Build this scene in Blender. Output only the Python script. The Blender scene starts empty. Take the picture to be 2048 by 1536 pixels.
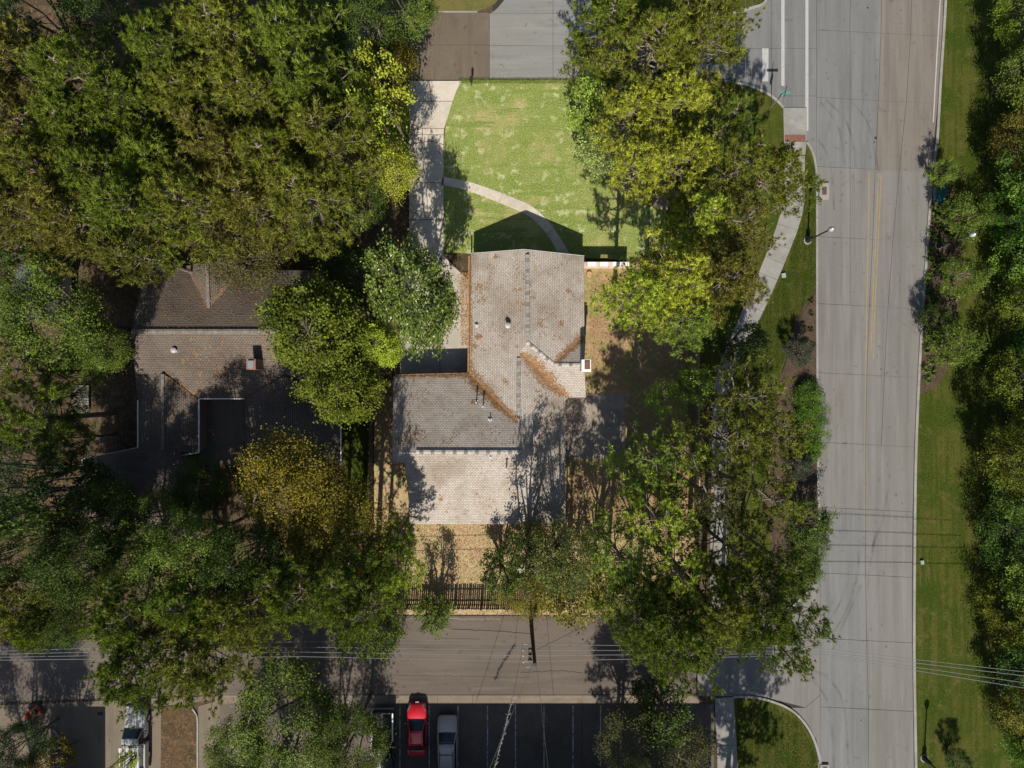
import bpy, bmesh, math, random
import numpy as np
from mathutils import Vector, Matrix
from mathutils.bvhtree import BVHTree

# ------------------------------------------------------------------ camera, sky, sun, exposure
H = 62.0            # drone height above ground, metres
S = 22.0            # ground scale: photograph pixels per metre
R_ = math.radians
sc = bpy.context.scene
COL = sc.collection
cam_d = bpy.data.cameras.new('camera')
cam = bpy.data.objects.new('camera', cam_d)
COL.objects.link(cam)
cam.location = (0, 0, H)
cam_d.sensor_width = 36.0
cam_d.lens = 36.0 * (S * H) / 2048.0
cam_d.clip_end = 2000
sc.camera = cam

SUN_EL, SUN_AZ = 43.0, 3.0          # shadows fall up the picture, a little to the right
world = bpy.data.worlds.new('World')
sc.world = world
world.use_nodes = True
wn = world.node_tree
sky = wn.nodes.new('ShaderNodeTexSky')
sky.sky_type = 'NISHITA'
sky.sun_disc = False
sky.sun_elevation = R_(SUN_EL)
sky.sun_rotation = R_(180 + SUN_AZ)
bg = wn.nodes['Background']
bg.inputs['Strength'].default_value = 0.072
wn.links.new(sky.outputs[0], bg.inputs['Color'])
sun_d = bpy.data.lights.new('sun', 'SUN')
sun_d.energy = 4.8
sun_d.angle = R_(0.5)
sun_d.color = (1.0, 0.93, 0.82)
sun = bpy.data.objects.new('sun', sun_d)
COL.objects.link(sun)
_d = Vector((math.sin(R_(SUN_AZ)) * math.cos(R_(SUN_EL)), math.cos(R_(SUN_AZ)) * math.cos(R_(SUN_EL)), -math.sin(R_(SUN_EL))))
sun.rotation_euler = _d.to_track_quat('-Z', 'Y').to_euler()
sun.location = (0, -30, 60)
vs = sc.view_settings
vs.view_transform = 'Standard'
vs.look = 'None'
vs.exposure = 0.5
vs.gamma = 1.0
vs.use_curve_mapping = False
sc.cycles.max_bounces = 6
sc.cycles.diffuse_bounces = 3
sc.cycles.transmission_bounces = 3
sc.cycles.transparent_max_bounces = 4

# ------------------------------------------------------------------ helpers
def P(px, py, z=0.0):
    """ground plan: a spot read off the survey picture, at its own height z"""
    k = (1 - z / H) / S
    return Vector(((px - 1024) * k, (768 - py) * k, z))

def tag(o, label=None, cat=None, group=None, kind=None):
    if label: o['label'] = label
    if cat: o['category'] = cat
    if group: o['group'] = group
    if kind: o['kind'] = kind
    return o

def link(o, parent=None):
    COL.objects.link(o)
    if parent is not None:
        o.parent = parent
    return o

def empty(name, loc=(0, 0, 0), rz=0.0):
    o = bpy.data.objects.new(name, None)
    o.location = loc
    o.rotation_euler = (0, 0, rz)
    o.empty_display_size = 0.3
    return link(o)

def arr_mesh(name, V, F, mat=None, smooth=False):
    V = np.asarray(V, dtype=np.float32).reshape(-1, 3)
    F = np.asarray(F, dtype=np.int32)
    k = F.shape[1]
    me = bpy.data.meshes.new(name)
    me.vertices.add(len(V))
    me.vertices.foreach_set('co', V.ravel())
    me.loops.add(F.size)
    me.loops.foreach_set('vertex_index', F.ravel())
    me.polygons.add(len(F))
    me.polygons.foreach_set('loop_start', np.arange(0, F.size, k, dtype=np.int32))
    try:
        me.polygons.foreach_set('loop_total', np.full(len(F), k, dtype=np.int32))
    except Exception:
        pass
    if smooth:
        me.polygons.foreach_set('use_smooth', np.ones(len(F), dtype=bool))
    me.update(calc_edges=True)
    if mat: me.materials.append(mat)
    return me

class MB:
    """collects simple shapes, built into ONE mesh"""
    def __init__(s): s.v = []; s.f = []; s.m = []
    def add(s, vs_, fs, m=0):
        n = len(s.v)
        s.v += [tuple(v) for v in vs_]
        for f in fs:
            s.f.append(tuple(n + i for i in f)); s.m.append(m)
        return s
    def box(s, c, d, rz=0.0, m=0, taper=1.0):
        cx, cy, cz = c; dx, dy, dz = [q / 2 for q in d]
        ca, sa = math.cos(rz), math.sin(rz)
        vs_ = []
        for z, t in ((-dz, 1.0), (dz, taper)):
            for x, y in ((-dx, -dy), (dx, -dy), (dx, dy), (-dx, dy)):
                x *= t; y *= t
                vs_.append((cx + x * ca - y * sa, cy + x * sa + y * ca, cz + z))
        return s.add(vs_, [(3, 2, 1, 0), (4, 5, 6, 7), (0, 1, 5, 4), (1, 2, 6, 5), (2, 3, 7, 6), (3, 0, 4, 7)], m)
    def tube(s, pts, r, n=8, m=0, cap=True):
        pts = [Vector(p) for p in pts]
        if not isinstance(r, (list, tuple)): r = [r] * len(pts)
        rings = []
        for i, p in enumerate(pts):
            d = (pts[min(i + 1, len(pts) - 1)] - pts[max(i - 1, 0)])
            if d.length < 1e-6: d = Vector((0, 0, 1))
            d.normalize()
            a = d.cross(Vector((0, 0, 1)) if abs(d.z) < 0.9 else Vector((1, 0, 0))).normalized()
            b = d.cross(a)
            rings.append([p + (a * math.cos(2 * math.pi * k / n) + b * math.sin(2 * math.pi * k / n)) * r[i] for k in range(n)])
        vs_ = [q for ring in rings for q in ring]
        fs = []
        for i in range(len(pts) - 1):
            for k in range(n):
                k2 = (k + 1) % n
                fs.append((i * n + k, i * n + k2, (i + 1) * n + k2, (i + 1) * n + k))
        if cap:
            fs.append(tuple(range(n)))
            fs.append(tuple(reversed(range((len(pts) - 1) * n, len(pts) * n))))
        return s.add(vs_, fs, m)
    def lathe(s, c, prof, n=16, m=0):
        cx, cy, cz = c
        vs_ = []
        for r, z in prof:
            for k in range(n):
                a = 2 * math.pi * k / n
                vs_.append((cx + r * math.cos(a), cy + r * math.sin(a), cz + z))
        fs = []
        for i in range(len(prof) - 1):
            for k in range(n):
                k2 = (k + 1) % n
                fs.append((i * n + k, i * n + k2, (i + 1) * n + k2, (i + 1) * n + k))
        fs.append(tuple(reversed(range(n))))
        fs.append(tuple(range((len(prof) - 1) * n, len(prof) * n)))
        return s.add(vs_, fs, m)
    def prism(s, pts, z0, z1, m=0):
        n = len(pts)
        a = sum(pts[i][0] * pts[(i + 1) % n][1] - pts[(i + 1) % n][0] * pts[i][1] for i in range(n))
        if a < 0: pts = list(reversed(pts))
        vs_ = [(p[0], p[1], z0) for p in pts] + [(p[0], p[1], z1) for p in pts]
        fs = [tuple(range(n, 2 * n))] + [(i, (i + 1) % n, n + (i + 1) % n, n + i) for i in range(n)]
        return s.add(vs_, fs, m)
    def mesh(s, name, mats, smooth=False):
        me = bpy.data.meshes.new(name)
        me.from_pydata(s.v, [], s.f)
        if not isinstance(mats, (list, tuple)): mats = [mats]
        for q in mats: me.materials.append(q)
        if len(mats) > 1:
            me.polygons.foreach_set('material_index', s.m)
        if smooth:
            for p in me.polygons: p.use_smooth = True
        me.update()
        return me
    def build(s, name, mats, parent=None, smooth=False, bevel=0.0):
        o = bpy.data.objects.new(name, s.mesh(name, mats, smooth))
        link(o, parent)
        if bevel:
            b = o.modifiers.new('bevel', 'BEVEL'); b.width = bevel; b.segments = 2; b.limit_method = 'ANGLE'
        return o

def obj(name, me, parent=None):
    return link(bpy.data.objects.new(name, me), parent)

def smooth_line(pts, n=8, closed=False):
    """Catmull-Rom through pts"""
    out = []
    m = len(pts)
    rng_ = range(m if closed else m - 1)
    for i in rng_:
        p0 = pts[(i - 1) % m] if (closed or i > 0) else pts[i]
        p1 = pts[i]; p2 = pts[(i + 1) % m]
        p3 = pts[(i + 2) % m] if (closed or i + 2 < m) else p2
        for k in range(n):
            t = k / n
            out.append(tuple(0.5 * ((2 * b) + (-a + c) * t + (2 * a - 5 * b + 4 * c - d) * t * t + (-a + 3 * b - 3 * c + d) * t ** 3) for a, b, c, d in zip(p0, p1, p2, p3)))
    if not closed: out.append(tuple(pts[-1]))
    return out

def inset_poly(pts, d):
    """shrink a polygon of world xy points by d"""
    n = len(pts)
    a = sum(pts[i][0] * pts[(i + 1) % n][1] - pts[(i + 1) % n][0] * pts[i][1] for i in range(n))
    if a < 0: pts = list(reversed(pts))
    out = []
    for i in range(n):
        p = Vector(pts[i - 1][:2]); q = Vector(pts[i][:2]); r = Vector(pts[(i + 1) % n][:2])
        e1 = (q - p); e2 = (r - q)
        if e1.length < 1e-6 or e2.length < 1e-6: out.append((q.x, q.y)); continue
        n1 = Vector((-e1.y, e1.x)).normalized(); n2 = Vector((-e2.y, e2.x)).normalized()
        nn = (n1 + n2)
        if nn.length < 1e-4: nn = n1
        nn.normalize()
        k = d / max(0.35, nn.dot(n1))
        out.append((q.x + nn.x * k, q.y + nn.y * k))
    return out

# ------------------------------------------------------------------ materials
def new_mat(name):
    m = bpy.data.materials.new(name)
    m.use_nodes = True
    nt = m.node_tree
    return m, nt, nt.nodes['Principled BSDF']

def surf(name, base, layers=(), rough=0.85, bump=(), spec=0.25, coord='pos'):
    """layers: (scale or (sx,sy,sz), colour, lo, hi[, detail]) mixed over base by noise; bump: (scale, strength)"""
    m, nt, bs = new_mat(name)
    N, L = nt.nodes, nt.links
    if coord == 'pos':
        src = N.new('ShaderNodeNewGeometry').outputs['Position']
    else:
        src = N.new('ShaderNodeTexCoord').outputs['Object']
    cur = None
    for i, ly in enumerate(layers):
        scl, colr, lo, hi = ly[:4]
        det = ly[4] if len(ly) > 4 else 4.0
        mp = N.new('ShaderNodeMapping')
        mp.inputs['Scale'].default_value = scl if isinstance(scl, tuple) else (scl, scl, scl)
        mp.inputs['Location'].default_value = (i * 13.7, i * 7.3, i * 3.1)
        L.new(src, mp.inputs['Vector'])
        nz = N.new('ShaderNodeTexNoise')
        nz.inputs['Scale'].default_value = 1.0
        nz.inputs['Detail'].default_value = det
        nz.inputs['Roughness'].default_value = 0.62
        L.new(mp.outputs[0], nz.inputs['Vector'])
        mr = N.new('ShaderNodeMapRange')
        mr.inputs['From Min'].default_value = lo
        mr.inputs['From Max'].default_value = hi
        L.new(nz.outputs['Fac'], mr.inputs['Value'])
        mx = N.new('ShaderNodeMix'); mx.data_type = 'RGBA'
        L.new(mr.outputs[0], mx.inputs['Factor'])
        if cur is None: mx.inputs['A'].default_value = (*base, 1)
        else: L.new(cur, mx.inputs['A'])
        mx.inputs['B'].default_value = (*colr, 1)
        cur = mx.outputs['Result']
    if cur is None: bs.inputs['Base Color'].default_value = (*base, 1)
    else: L.new(cur, bs.inputs['Base Color'])
    bs.inputs['Roughness'].default_value = rough
    bs.inputs['Specular IOR Level'].default_value = spec
    prev = None
    for scl, st in bump:
        nz = N.new('ShaderNodeTexNoise')
        nz.inputs['Scale'].default_value = scl
        nz.inputs['Detail'].default_value = 3.0
        L.new(src, nz.inputs['Vector'])
        bp = N.new('ShaderNodeBump')
        bp.inputs['Strength'].default_value = st
        bp.inputs['Distance'].default_value = 0.06
        L.new(nz.outputs['Fac'], bp.inputs['Height'])
        if prev: L.new(prev, bp.inputs['Normal'])
        prev = bp.outputs[0]
    if prev: L.new(prev, bs.inputs['Normal'])
    return m

def plain(name, colr, rough=0.5, metal=0.0, coat=0.0, spec=0.5):
    m, nt, bs = new_mat(name)
    bs.inputs['Base Color'].default_value = (*colr, 1)
    bs.inputs['Roughness'].default_value = rough
    bs.inputs['Metallic'].default_value = metal
    bs.inputs['Coat Weight'].default_value = coat
    bs.inputs['Coat Roughness'].default_value = 0.06
    bs.inputs['Specular IOR Level'].default_value = spec
    return m

M = {}  # the lot's lawn, yard, drive and roof carry its brightening in their base colours
M['litter'] = surf('leaf_litter', (0.085, 0.06, 0.038), [(0.25, (0.045, 0.04, 0.022), 0.42, 0.62), (2.2, (0.16, 0.10, 0.055), 0.5, 0.7), (14, (0.20, 0.13, 0.07), 0.58, 0.72), (22, (0.03, 0.022, 0.015), 0.55, 0.7)], 0.95, [(14, 0.7)], 0.1)
M['straw'] = surf('straw_yard', (0.40, 0.295, 0.165), [(0.30, (0.30, 0.275, 0.11), 0.45, 0.62, 6.0), (0.9, (0.34, 0.205, 0.115), 0.52, 0.66, 7.0), (2.6, (0.50, 0.41, 0.27), 0.55, 0.70, 6.0), (9, (0.56, 0.44, 0.28), 0.50, 0.7), (20, (0.16, 0.105, 0.06), 0.52, 0.68)], 0.95, [(16, 0.7)], 0.1)
M['side_yard'] = surf('patchy_side_yard', (0.32, 0.21, 0.12), [(0.5, (0.22, 0.22, 0.07), 0.45, 0.6, 6.0), (1.8, (0.42, 0.27, 0.155), 0.50, 0.66, 6.0), (12, (0.46, 0.34, 0.21), 0.54, 0.72), (18, (0.12, 0.08, 0.045), 0.54, 0.7)], 0.95, [(15, 0.7)], 0.1)
M['lawn'] = surf('front_lawn', (0.200, 0.245, 0.058), [(0.16, (0.255, 0.275, 0.088), 0.45, 0.62), (0.55, (0.140, 0.215, 0.038), 0.5, 0.66), (1.1, (0.50, 0.50, 0.28), 0.545, 0.64, 10.0), (0.30, (0.40, 0.33, 0.15), 0.52, 0.66, 9.0), ((0.15, 1.6, 1), (0.165, 0.225, 0.046), 0.54, 0.62), (8, (0.40, 0.42, 0.165), 0.48, 0.70), (16, (0.075, 0.125, 0.018), 0.48, 0.68)], 0.95, [(18, 0.9), (4, 0.3)], 0.1)
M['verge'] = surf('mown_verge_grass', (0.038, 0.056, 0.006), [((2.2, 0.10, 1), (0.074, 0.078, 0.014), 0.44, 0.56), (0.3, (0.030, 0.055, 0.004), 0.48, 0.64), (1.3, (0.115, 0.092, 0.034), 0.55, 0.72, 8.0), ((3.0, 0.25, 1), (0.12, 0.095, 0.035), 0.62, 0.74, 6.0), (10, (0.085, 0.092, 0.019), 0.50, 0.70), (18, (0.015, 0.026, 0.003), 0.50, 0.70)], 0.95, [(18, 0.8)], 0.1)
M['dry_lawn'] = surf('dry_roadside_grass', (0.135, 0.115, 0.038), [(0.8, (0.10, 0.105, 0.03), 0.45, 0.6), (12, (0.21, 0.17, 0.075), 0.54, 0.7), (18, (0.06, 0.05, 0.02), 0.54, 0.7)], 0.95, [(18, 0.6)], 0.1)
M['mulch'] = surf('bark_mulch', (0.085, 0.058, 0.04), [(1.0, (0.055, 0.045, 0.03), 0.45, 0.6), (11, (0.16, 0.11, 0.075), 0.54, 0.68), (20, (0.025, 0.018, 0.012), 0.52, 0.68)], 0.95, [(20, 0.9)], 0.1)
def concrete(name, base, stain, streak, sy=(1.1, 0.05, 1.0)):
    dk = tuple(c * 0.72 for c in base); lt = tuple(min(1, c * 1.17) for c in base)
    return surf(name, base, [(0.12, stain, 0.45, 0.7), (sy, dk, 0.46, 0.72), ((sy[0] * 2.3, sy[1] * 2.3, 1), lt, 0.52, 0.76), (streak, tuple(c * 0.85 for c in stain), 0.56, 0.75), (26, tuple(c * 0.78 for c in base), 0.5, 0.72), (1.7, tuple(c * 0.7 for c in stain), 0.62, 0.74), (5, lt, 0.6, 0.85)], 0.88, [(40, 0.12)], 0.2)
M['road_grey'] = concrete('grey_road_concrete', (0.162, 0.162, 0.158), (0.146, 0.148, 0.145), (0.6, 0.25, 1))
M['road_warm'] = concrete('warm_road_concrete', (0.174, 0.167, 0.157), (0.158, 0.148, 0.136), (0.9, 0.1, 1))
M['road_tan'] = concrete('tan_road_concrete', (0.168, 0.150, 0.132), (0.152, 0.132, 0.112), (0.9, 0.12, 1))
M['street_grey'] = concrete('grey_street_concrete', (0.205, 0.205, 0.195), (0.19, 0.18, 0.155), (0.2, 0.9, 1), (0.05, 1.1, 1))
M['street_brown'] = concrete('brown_street_concrete', (0.135, 0.108, 0.080), (0.112, 0.088, 0.062), (0.8, 0.5, 1), (0.9, 0.1, 1))
M['alley'] = concrete('taupe_street_asphalt', (0.125, 0.102, 0.084), (0.105, 0.086, 0.072), (0.1, 0.6, 1), (0.07, 0.9, 1))
M['gutter_tan'] = concrete('tan_gutter_concrete', (0.20, 0.165, 0.125), (0.16, 0.125, 0.09), (0.6, 0.6, 1), (0.3, 1, 1))
M['lot'] = concrete('parking_lot_asphalt', (0.118, 0.098, 0.080), (0.085, 0.070, 0.057), (0.5, 0.5, 1), (0.4, 0.3, 1))
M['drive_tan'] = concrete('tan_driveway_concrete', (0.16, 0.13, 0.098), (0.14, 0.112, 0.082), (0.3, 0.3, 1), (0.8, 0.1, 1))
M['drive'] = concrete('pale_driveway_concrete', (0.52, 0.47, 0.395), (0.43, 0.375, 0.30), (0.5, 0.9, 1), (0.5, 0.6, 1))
M['court'] = concrete('old_court_concrete', (0.40, 0.375, 0.325), (0.32, 0.275, 0.22), (0.5, 0.9, 1), (0.5, 0.6, 1))
M['walk'] = concrete('pale_footpath_concrete', (0.25, 0.242, 0.222), (0.22, 0.21, 0.19), (0.6, 0.6, 1), (0.4, 0.5, 1))
M['patio'] = concrete('patio_concrete', (0.30, 0.255, 0.21), (0.22, 0.18, 0.145), (0.8, 0.8, 1), (0.9, 0.8, 1))
M['kerb'] = concrete('kerb_concrete', (0.27, 0.26, 0.24), (0.22, 0.20, 0.175), (0.6, 0.6, 1), (0.8, 0.8, 1))
M['joint'] = surf('joint_filler', (0.035, 0.03, 0.027), rough=0.95)
M['crack'] = surf('crack_soil', (0.11, 0.07, 0.045), rough=0.95)
M['white_paint'] = surf('worn_white_paint', (0.35, 0.35, 0.34), [(0.9, (0.36, 0.36, 0.35), 0.5, 0.6), (7, (0.2, 0.2, 0.195), 0.60, 0.66)], 0.8)
M['lot_paint'] = surf('worn_stall_paint', (0.42, 0.42, 0.41), [(3, (0.10, 0.10, 0.10), 0.45, 0.62)], 0.8)
M['yellow_paint'] = surf('worn_yellow_paint', (0.27, 0.20, 0.085), [(2.5, (0.20, 0.175, 0.135), 0.45, 0.6)], 0.8)
M['tactile'] = surf('brick_red_tactile', (0.185, 0.085, 0.062), [(8, (0.14, 0.065, 0.05), 0.45, 0.6)], 0.85)
M['black'] = plain('black_rubber', (0.012, 0.012, 0.012), 0.7)
M['dark_metal'] = plain('dark_painted_metal', (0.02, 0.022, 0.024), 0.45)
M['steel'] = plain('galvanised_steel', (0.42, 0.43, 0.44), 0.4, 0.7)
M['wire'] = plain('aluminium_wire', (0.30, 0.30, 0.30), 0.45, 0.5)
M['globe'] = plain('frosted_globe', (0.33, 0.34, 0.33), 0.3)
M['hatch'] = surf('rusty_hatch', (0.10, 0.06, 0.055), [(6, (0.07, 0.045, 0.04), 0.45, 0.6)], 0.8)
M['white'] = plain('white_paint_metal', (0.75, 0.74, 0.71), 0.5)
M['brick'] = None
M['siding'] = surf('pale_siding', (0.55, 0.52, 0.47), [(2, (0.48, 0.45, 0.4), 0.45, 0.65)], 0.8)
M['glass_dark'] = plain('dark_glass', (0.015, 0.018, 0.02), 0.06, 0.0, 0.0, 0.6)
M['bark'] = surf('grey_brown_bark', (0.15, 0.125, 0.105), [((6, 6, 1.2), (0.07, 0.055, 0.045), 0.45, 0.62), (1.5, (0.21, 0.19, 0.165), 0.52, 0.7)], 0.95, [(12, 0.6)], 0.1, 'obj')
M['pine_bark'] = surf('pine_bark', (0.20, 0.155, 0.12), [((7, 7, 1.5), (0.09, 0.065, 0.05), 0.45, 0.62), (1.2, (0.28, 0.25, 0.22), 0.5, 0.7)], 0.95, [(10, 0.7)], 0.1, 'obj')
M['fence_wood'] = surf('weathered_fence_wood', (0.16, 0.115, 0.085), [((9, 9, 0.6), (0.09, 0.062, 0.045), 0.45, 0.65), (0.8, (0.21, 0.165, 0.13), 0.5, 0.68)], 0.9)
M['grey_wood'] = surf('silvered_fence_wood', (0.20, 0.185, 0.165), [((9, 9, 0.6), (0.12, 0.10, 0.085), 0.45, 0.65)], 0.9)
M['deck_wood'] = surf('old_deck_wood', (0.27, 0.20, 0.15), [(4, (0.17, 0.12, 0.09), 0.45, 0.62)], 0.9)
M['needle_litter'] = surf('fallen_pine_needles', (0.30, 0.165, 0.075), [(3, (0.22, 0.115, 0.05), 0.42, 0.6), (9, (0.40, 0.25, 0.13), 0.52, 0.7)], 0.95)
M['stump'] = surf('cut_stump', (0.40, 0.27, 0.15), [(6, (0.3, 0.2, 0.11), 0.45, 0.6)], 0.9)
M['green_box'] = surf('pale_green_box', (0.23, 0.30, 0.25), rough=0.6)
M['teal'] = surf('teal_painted_lid', (0.015, 0.10, 0.095), [(3, (0.03, 0.14, 0.13), 0.45, 0.6)], 0.6)

def brick_mat(name, c1, c2, mortar, bw, bh):
    m, nt, bs = new_mat(name)
    N, L = nt.nodes, nt.links
    tc = N.new('ShaderNodeTexCoord')
    mp = N.new('ShaderNodeMapping'); mp.inputs['Rotation'].default_value = (R_(90), 0, 0)
    L.new(tc.outputs['Object'], mp.inputs['Vector'])
    bt = N.new('ShaderNodeTexBrick')
    bt.inputs['Color1'].default_value = (*c1, 1); bt.inputs['Color2'].default_value = (*c2, 1); bt.inputs['Mortar'].default_value = (*mortar, 1)
    bt.inputs['Scale'].default_value = 1.0; bt.inputs['Mortar Size'].default_value = 0.008
    bt.inputs['Brick Width'].default_value = bw; bt.inputs['Row Height'].default_value = bh
    L.new(mp.outputs[0], bt.inputs['Vector'])
    L.new(bt.outputs['Color'], bs.inputs['Base Color'])
    bs.inputs['Roughness'].default_value = 0.9
    return m
M['brick'] = brick_mat('red_brick', (0.26, 0.12, 0.085), (0.18, 0.085, 0.06), (0.35, 0.32, 0.29), 0.21, 0.075)

def shingle_mat(name, light, dark, gap, stain, need=None, row=0.165, width=0.26):
    m, nt, bs = new_mat(name)
    N, L = nt.nodes, nt.links
    uv = N.new('ShaderNodeUVMap')
    bt = N.new('ShaderNodeTexBrick')
    bt.offset = 0.5
    bt.inputs['Color1'].default_value = (*light, 1); bt.inputs['Color2'].default_value = (*dark, 1); bt.inputs['Mortar'].default_value = (*gap, 1)
    bt.inputs['Scale'].default_value = 1.0
    bt.inputs['Mortar Size'].default_value = 0.026
    bt.inputs['Mortar Smooth'].default_value = 0.25
    bt.inputs['Bias'].default_value = -0.1
    bt.inputs['Brick Width'].default_value = width; bt.inputs['Row Height'].default_value = row
    L.new(uv.outputs[0], bt.inputs['Vector'])
    geo = N.new('ShaderNodeNewGeometry')
    cur = bt.outputs['Color']
    for i, (scl, colr, lo, hi) in enumerate(stain):
        nz = N.new('ShaderNodeTexNoise'); nz.inputs['Scale'].default_value = scl; nz.inputs['Detail'].default_value = 5
        L.new(geo.outputs['Position'], nz.inputs['Vector'])
        mr = N.new('ShaderNodeMapRange'); mr.inputs['From Min'].default_value = lo; mr.inputs['From Max'].default_value = hi
        L.new(nz.outputs['Fac'], mr.inputs['Value'])
        mx = N.new('ShaderNodeMix'); mx.data_type = 'RGBA'
        mx.blend_type = 'MULTIPLY' if max(colr) >= 0.7 else 'MIX'
        L.new(mr.outputs[0], mx.inputs['Factor'])
        L.new(cur, mx.inputs['A']); mx.inputs['B'].default_value = (*colr, 1)
        cur = mx.outputs['Result']
    L.new(cur, bs.inputs['Base Color'])
    bs.inputs['Roughness'].default_value = 0.92
    bs.inputs['Specular IOR Level'].default_value = 0.15
    bp = N.new('ShaderNodeBump'); bp.inputs['Strength'].default_value = 0.5; bp.inputs['Distance'].default_value = 0.02
    L.new(bt.outputs['Fac'], bp.inputs['Height']); bp.invert = True
    L.new(bp.outputs[0], bs.inputs['Normal'])
    return m
M['shingle'] = shingle_mat('pale_grey_brown_shingles', (0.435, 0.400, 0.365), (0.350, 0.315, 0.283), (0.255, 0.220, 0.192),
    [(0.5, (0.86, 0.84, 0.80), 0.45, 0.62), (1.7, (0.93, 0.90, 0.85), 0.5, 0.65), (7, (0.80, 0.76, 0.71), 0.52, 0.70), (0.22, (0.80, 0.77, 0.73), 0.52, 0.66)])
M['shingle_old'] = shingle_mat('dark_weathered_shingles', (0.165, 0.142, 0.122), (0.130, 0.110, 0.093), (0.062, 0.050, 0.042),
    [(0.3, (0.75, 0.73, 0.72), 0.45, 0.62), (2.4, (0.175, 0.115, 0.066), 0.58, 0.74), (13, (0.19, 0.115, 0.06), 0.62, 0.72)])
M['cap'] = surf('ridge_cap_shingle', (0.27, 0.25, 0.23), [(4, (0.20, 0.18, 0.165), 0.45, 0.6)], 0.9)
M['cap_dark'] = surf('dark_ridge_cap', (0.19, 0.17, 0.155), [(4, (0.14, 0.125, 0.11), 0.45, 0.6)], 0.9)
M['cap_pale'] = surf('pale_ridge_cap', (0.40, 0.37, 0.34), [(4, (0.31, 0.28, 0.26), 0.45, 0.6)], 0.9)
M['cap_old'] = surf('old_ridge_cap', (0.17, 0.15, 0.13), [(4, (0.13, 0.11, 0.095), 0.45, 0.6)], 0.9)
M['flash'] = plain('roof_flashing', (0.36, 0.36, 0.36), 0.5)

def foliage(name, gloss=0.6, spec=0.3, trans=0.3):
    """leaf colour comes from the crown's own colour, varied tuft by tuft and leaf by leaf"""
    m, nt, bs = new_mat(name)
    N, L = nt.nodes, nt.links
    oi = N.new('ShaderNodeObjectInfo')
    geo = N.new('ShaderNodeNewGeometry')
    at = N.new('ShaderNodeAttribute'); at.attribute_name = 'tint'
    mr = N.new('ShaderNodeMapRange')
    mr.inputs['To Min'].default_value = 0.75; mr.inputs['To Max'].default_value = 1.3
    L.new(geo.outputs['Random Per Island'], mr.inputs['Value'])
    mul = N.new('ShaderNodeMath'); mul.operation = 'MULTIPLY'
    L.new(mr.outputs[0], mul.inputs[0]); L.new(at.outputs['Fac'], mul.inputs[1])
    nz = N.new('ShaderNodeTexNoise'); nz.inputs['Scale'].default_value = 1.1; nz.inputs['Detail'].default_value = 5
    L.new(geo.outputs['Position'], nz.inputs['Vector'])
    m2 = N.new('ShaderNodeMapRange'); m2.inputs['From Min'].default_value = 0.38; m2.inputs['From Max'].default_value = 0.70
    L.new(nz.outputs['Fac'], m2.inputs['Value'])
    mx = N.new('ShaderNodeMix'); mx.data_type = 'RGBA'      # older, warmer leaves in patches
    hs = N.new('ShaderNodeHueSaturation'); hs.inputs['Hue'].default_value = 0.490; hs.inputs['Saturation'].default_value = 0.9; hs.inputs['Value'].default_value = 1.08
    L.new(oi.outputs['Color'], hs.inputs['Color'])
    L.new(m2.outputs[0], mx.inputs['Factor']); L.new(oi.outputs['Color'], mx.inputs['A']); L.new(hs.outputs[0], mx.inputs['B'])
    vm = N.new('ShaderNodeVectorMath'); vm.operation = 'SCALE'
    L.new(mx.outputs['Result'], vm.inputs[0]); L.new(mul.outputs[0], vm.inputs['Scale'])
    L.new(vm.outputs[0], bs.inputs['Base Color'])
    bs.inputs['Roughness'].default_value = gloss
    bs.inputs['Specular IOR Level'].default_value = spec
    tr = N.new('ShaderNodeBsdfTranslucent')
    L.new(vm.outputs[0], tr.inputs['Color'])
    ms = N.new('ShaderNodeMixShader'); ms.inputs['Fac'].default_value = trans
    L.new(bs.outputs[0], ms.inputs[1]); L.new(tr.outputs[0], ms.inputs[2])
    L.new(ms.outputs[0], nt.nodes['Material Output'].inputs['Surface'])
    return m
def set_tint(me, vals):
    a = me.attributes.new('tint', 'FLOAT', 'FACE')
    a.data.foreach_set('value', np.asarray(vals, dtype=np.float32))
M['leaf'] = foliage('leaf', 0.55, 0.16, 0.3)
M['needle'] = foliage('pine_needle', 0.6, 0.12, 0.22)
M['gloss_leaf'] = foliage('glossy_leaf', 0.38, 0.4, 0.15)

# ------------------------------------------------------------------ the ground
ZR, ZG, ZW, ZK = 0.03, 0.075, 0.09, 0.14       # road, grass, paths, kerb tops

def sheet(name, pts, z, mat, kind='structure', parent=None, px=True, skirt=0.12):
    w = [P(*p) for p in pts] if px else [Vector((p[0], p[1], 0)) for p in pts]
    o = MB().prism([(p.x, p.y) for p in w], z - skirt, z).build(name, mat, parent)
    if parent is None: o['kind'] = kind
    return o

def flat(name, pts, z, mat, parent=None, kind='structure'):
    w = [P(*p) for p in pts]
    n = len(w)
    a = sum(w[i].x * w[(i + 1) % n].y - w[(i + 1) % n].x * w[i].y for i in range(n))
    if a < 0: w.reverse()
    me = bpy.data.meshes.new(name)
    me.from_pydata([(p.x, p.y, z) for p in w], [], [tuple(range(n))])
    me.materials.append(mat)
    o = obj(name, me, parent)
    if parent is None: o['kind'] = kind
    return o

g = bpy.data.meshes.new('ground')
g.from_pydata([(-400, -400, 0), (400, -400, 0), (400, 400, 0), (-400, 400, 0)], [], [(0, 1, 2, 3)])
g.materials.append(M['litter'])
obj('ground', g)['kind'] = 'structure'

def slabs(parent, polys, z, gap=0.016):
    for pts, mk in polys:
        w = [P(*p) for p in pts]
        q = inset_poly([(p.x, p.y) for p in w], gap)
        MB().prism(q, 0.01, z).build('slab', M[mk], parent)

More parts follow.
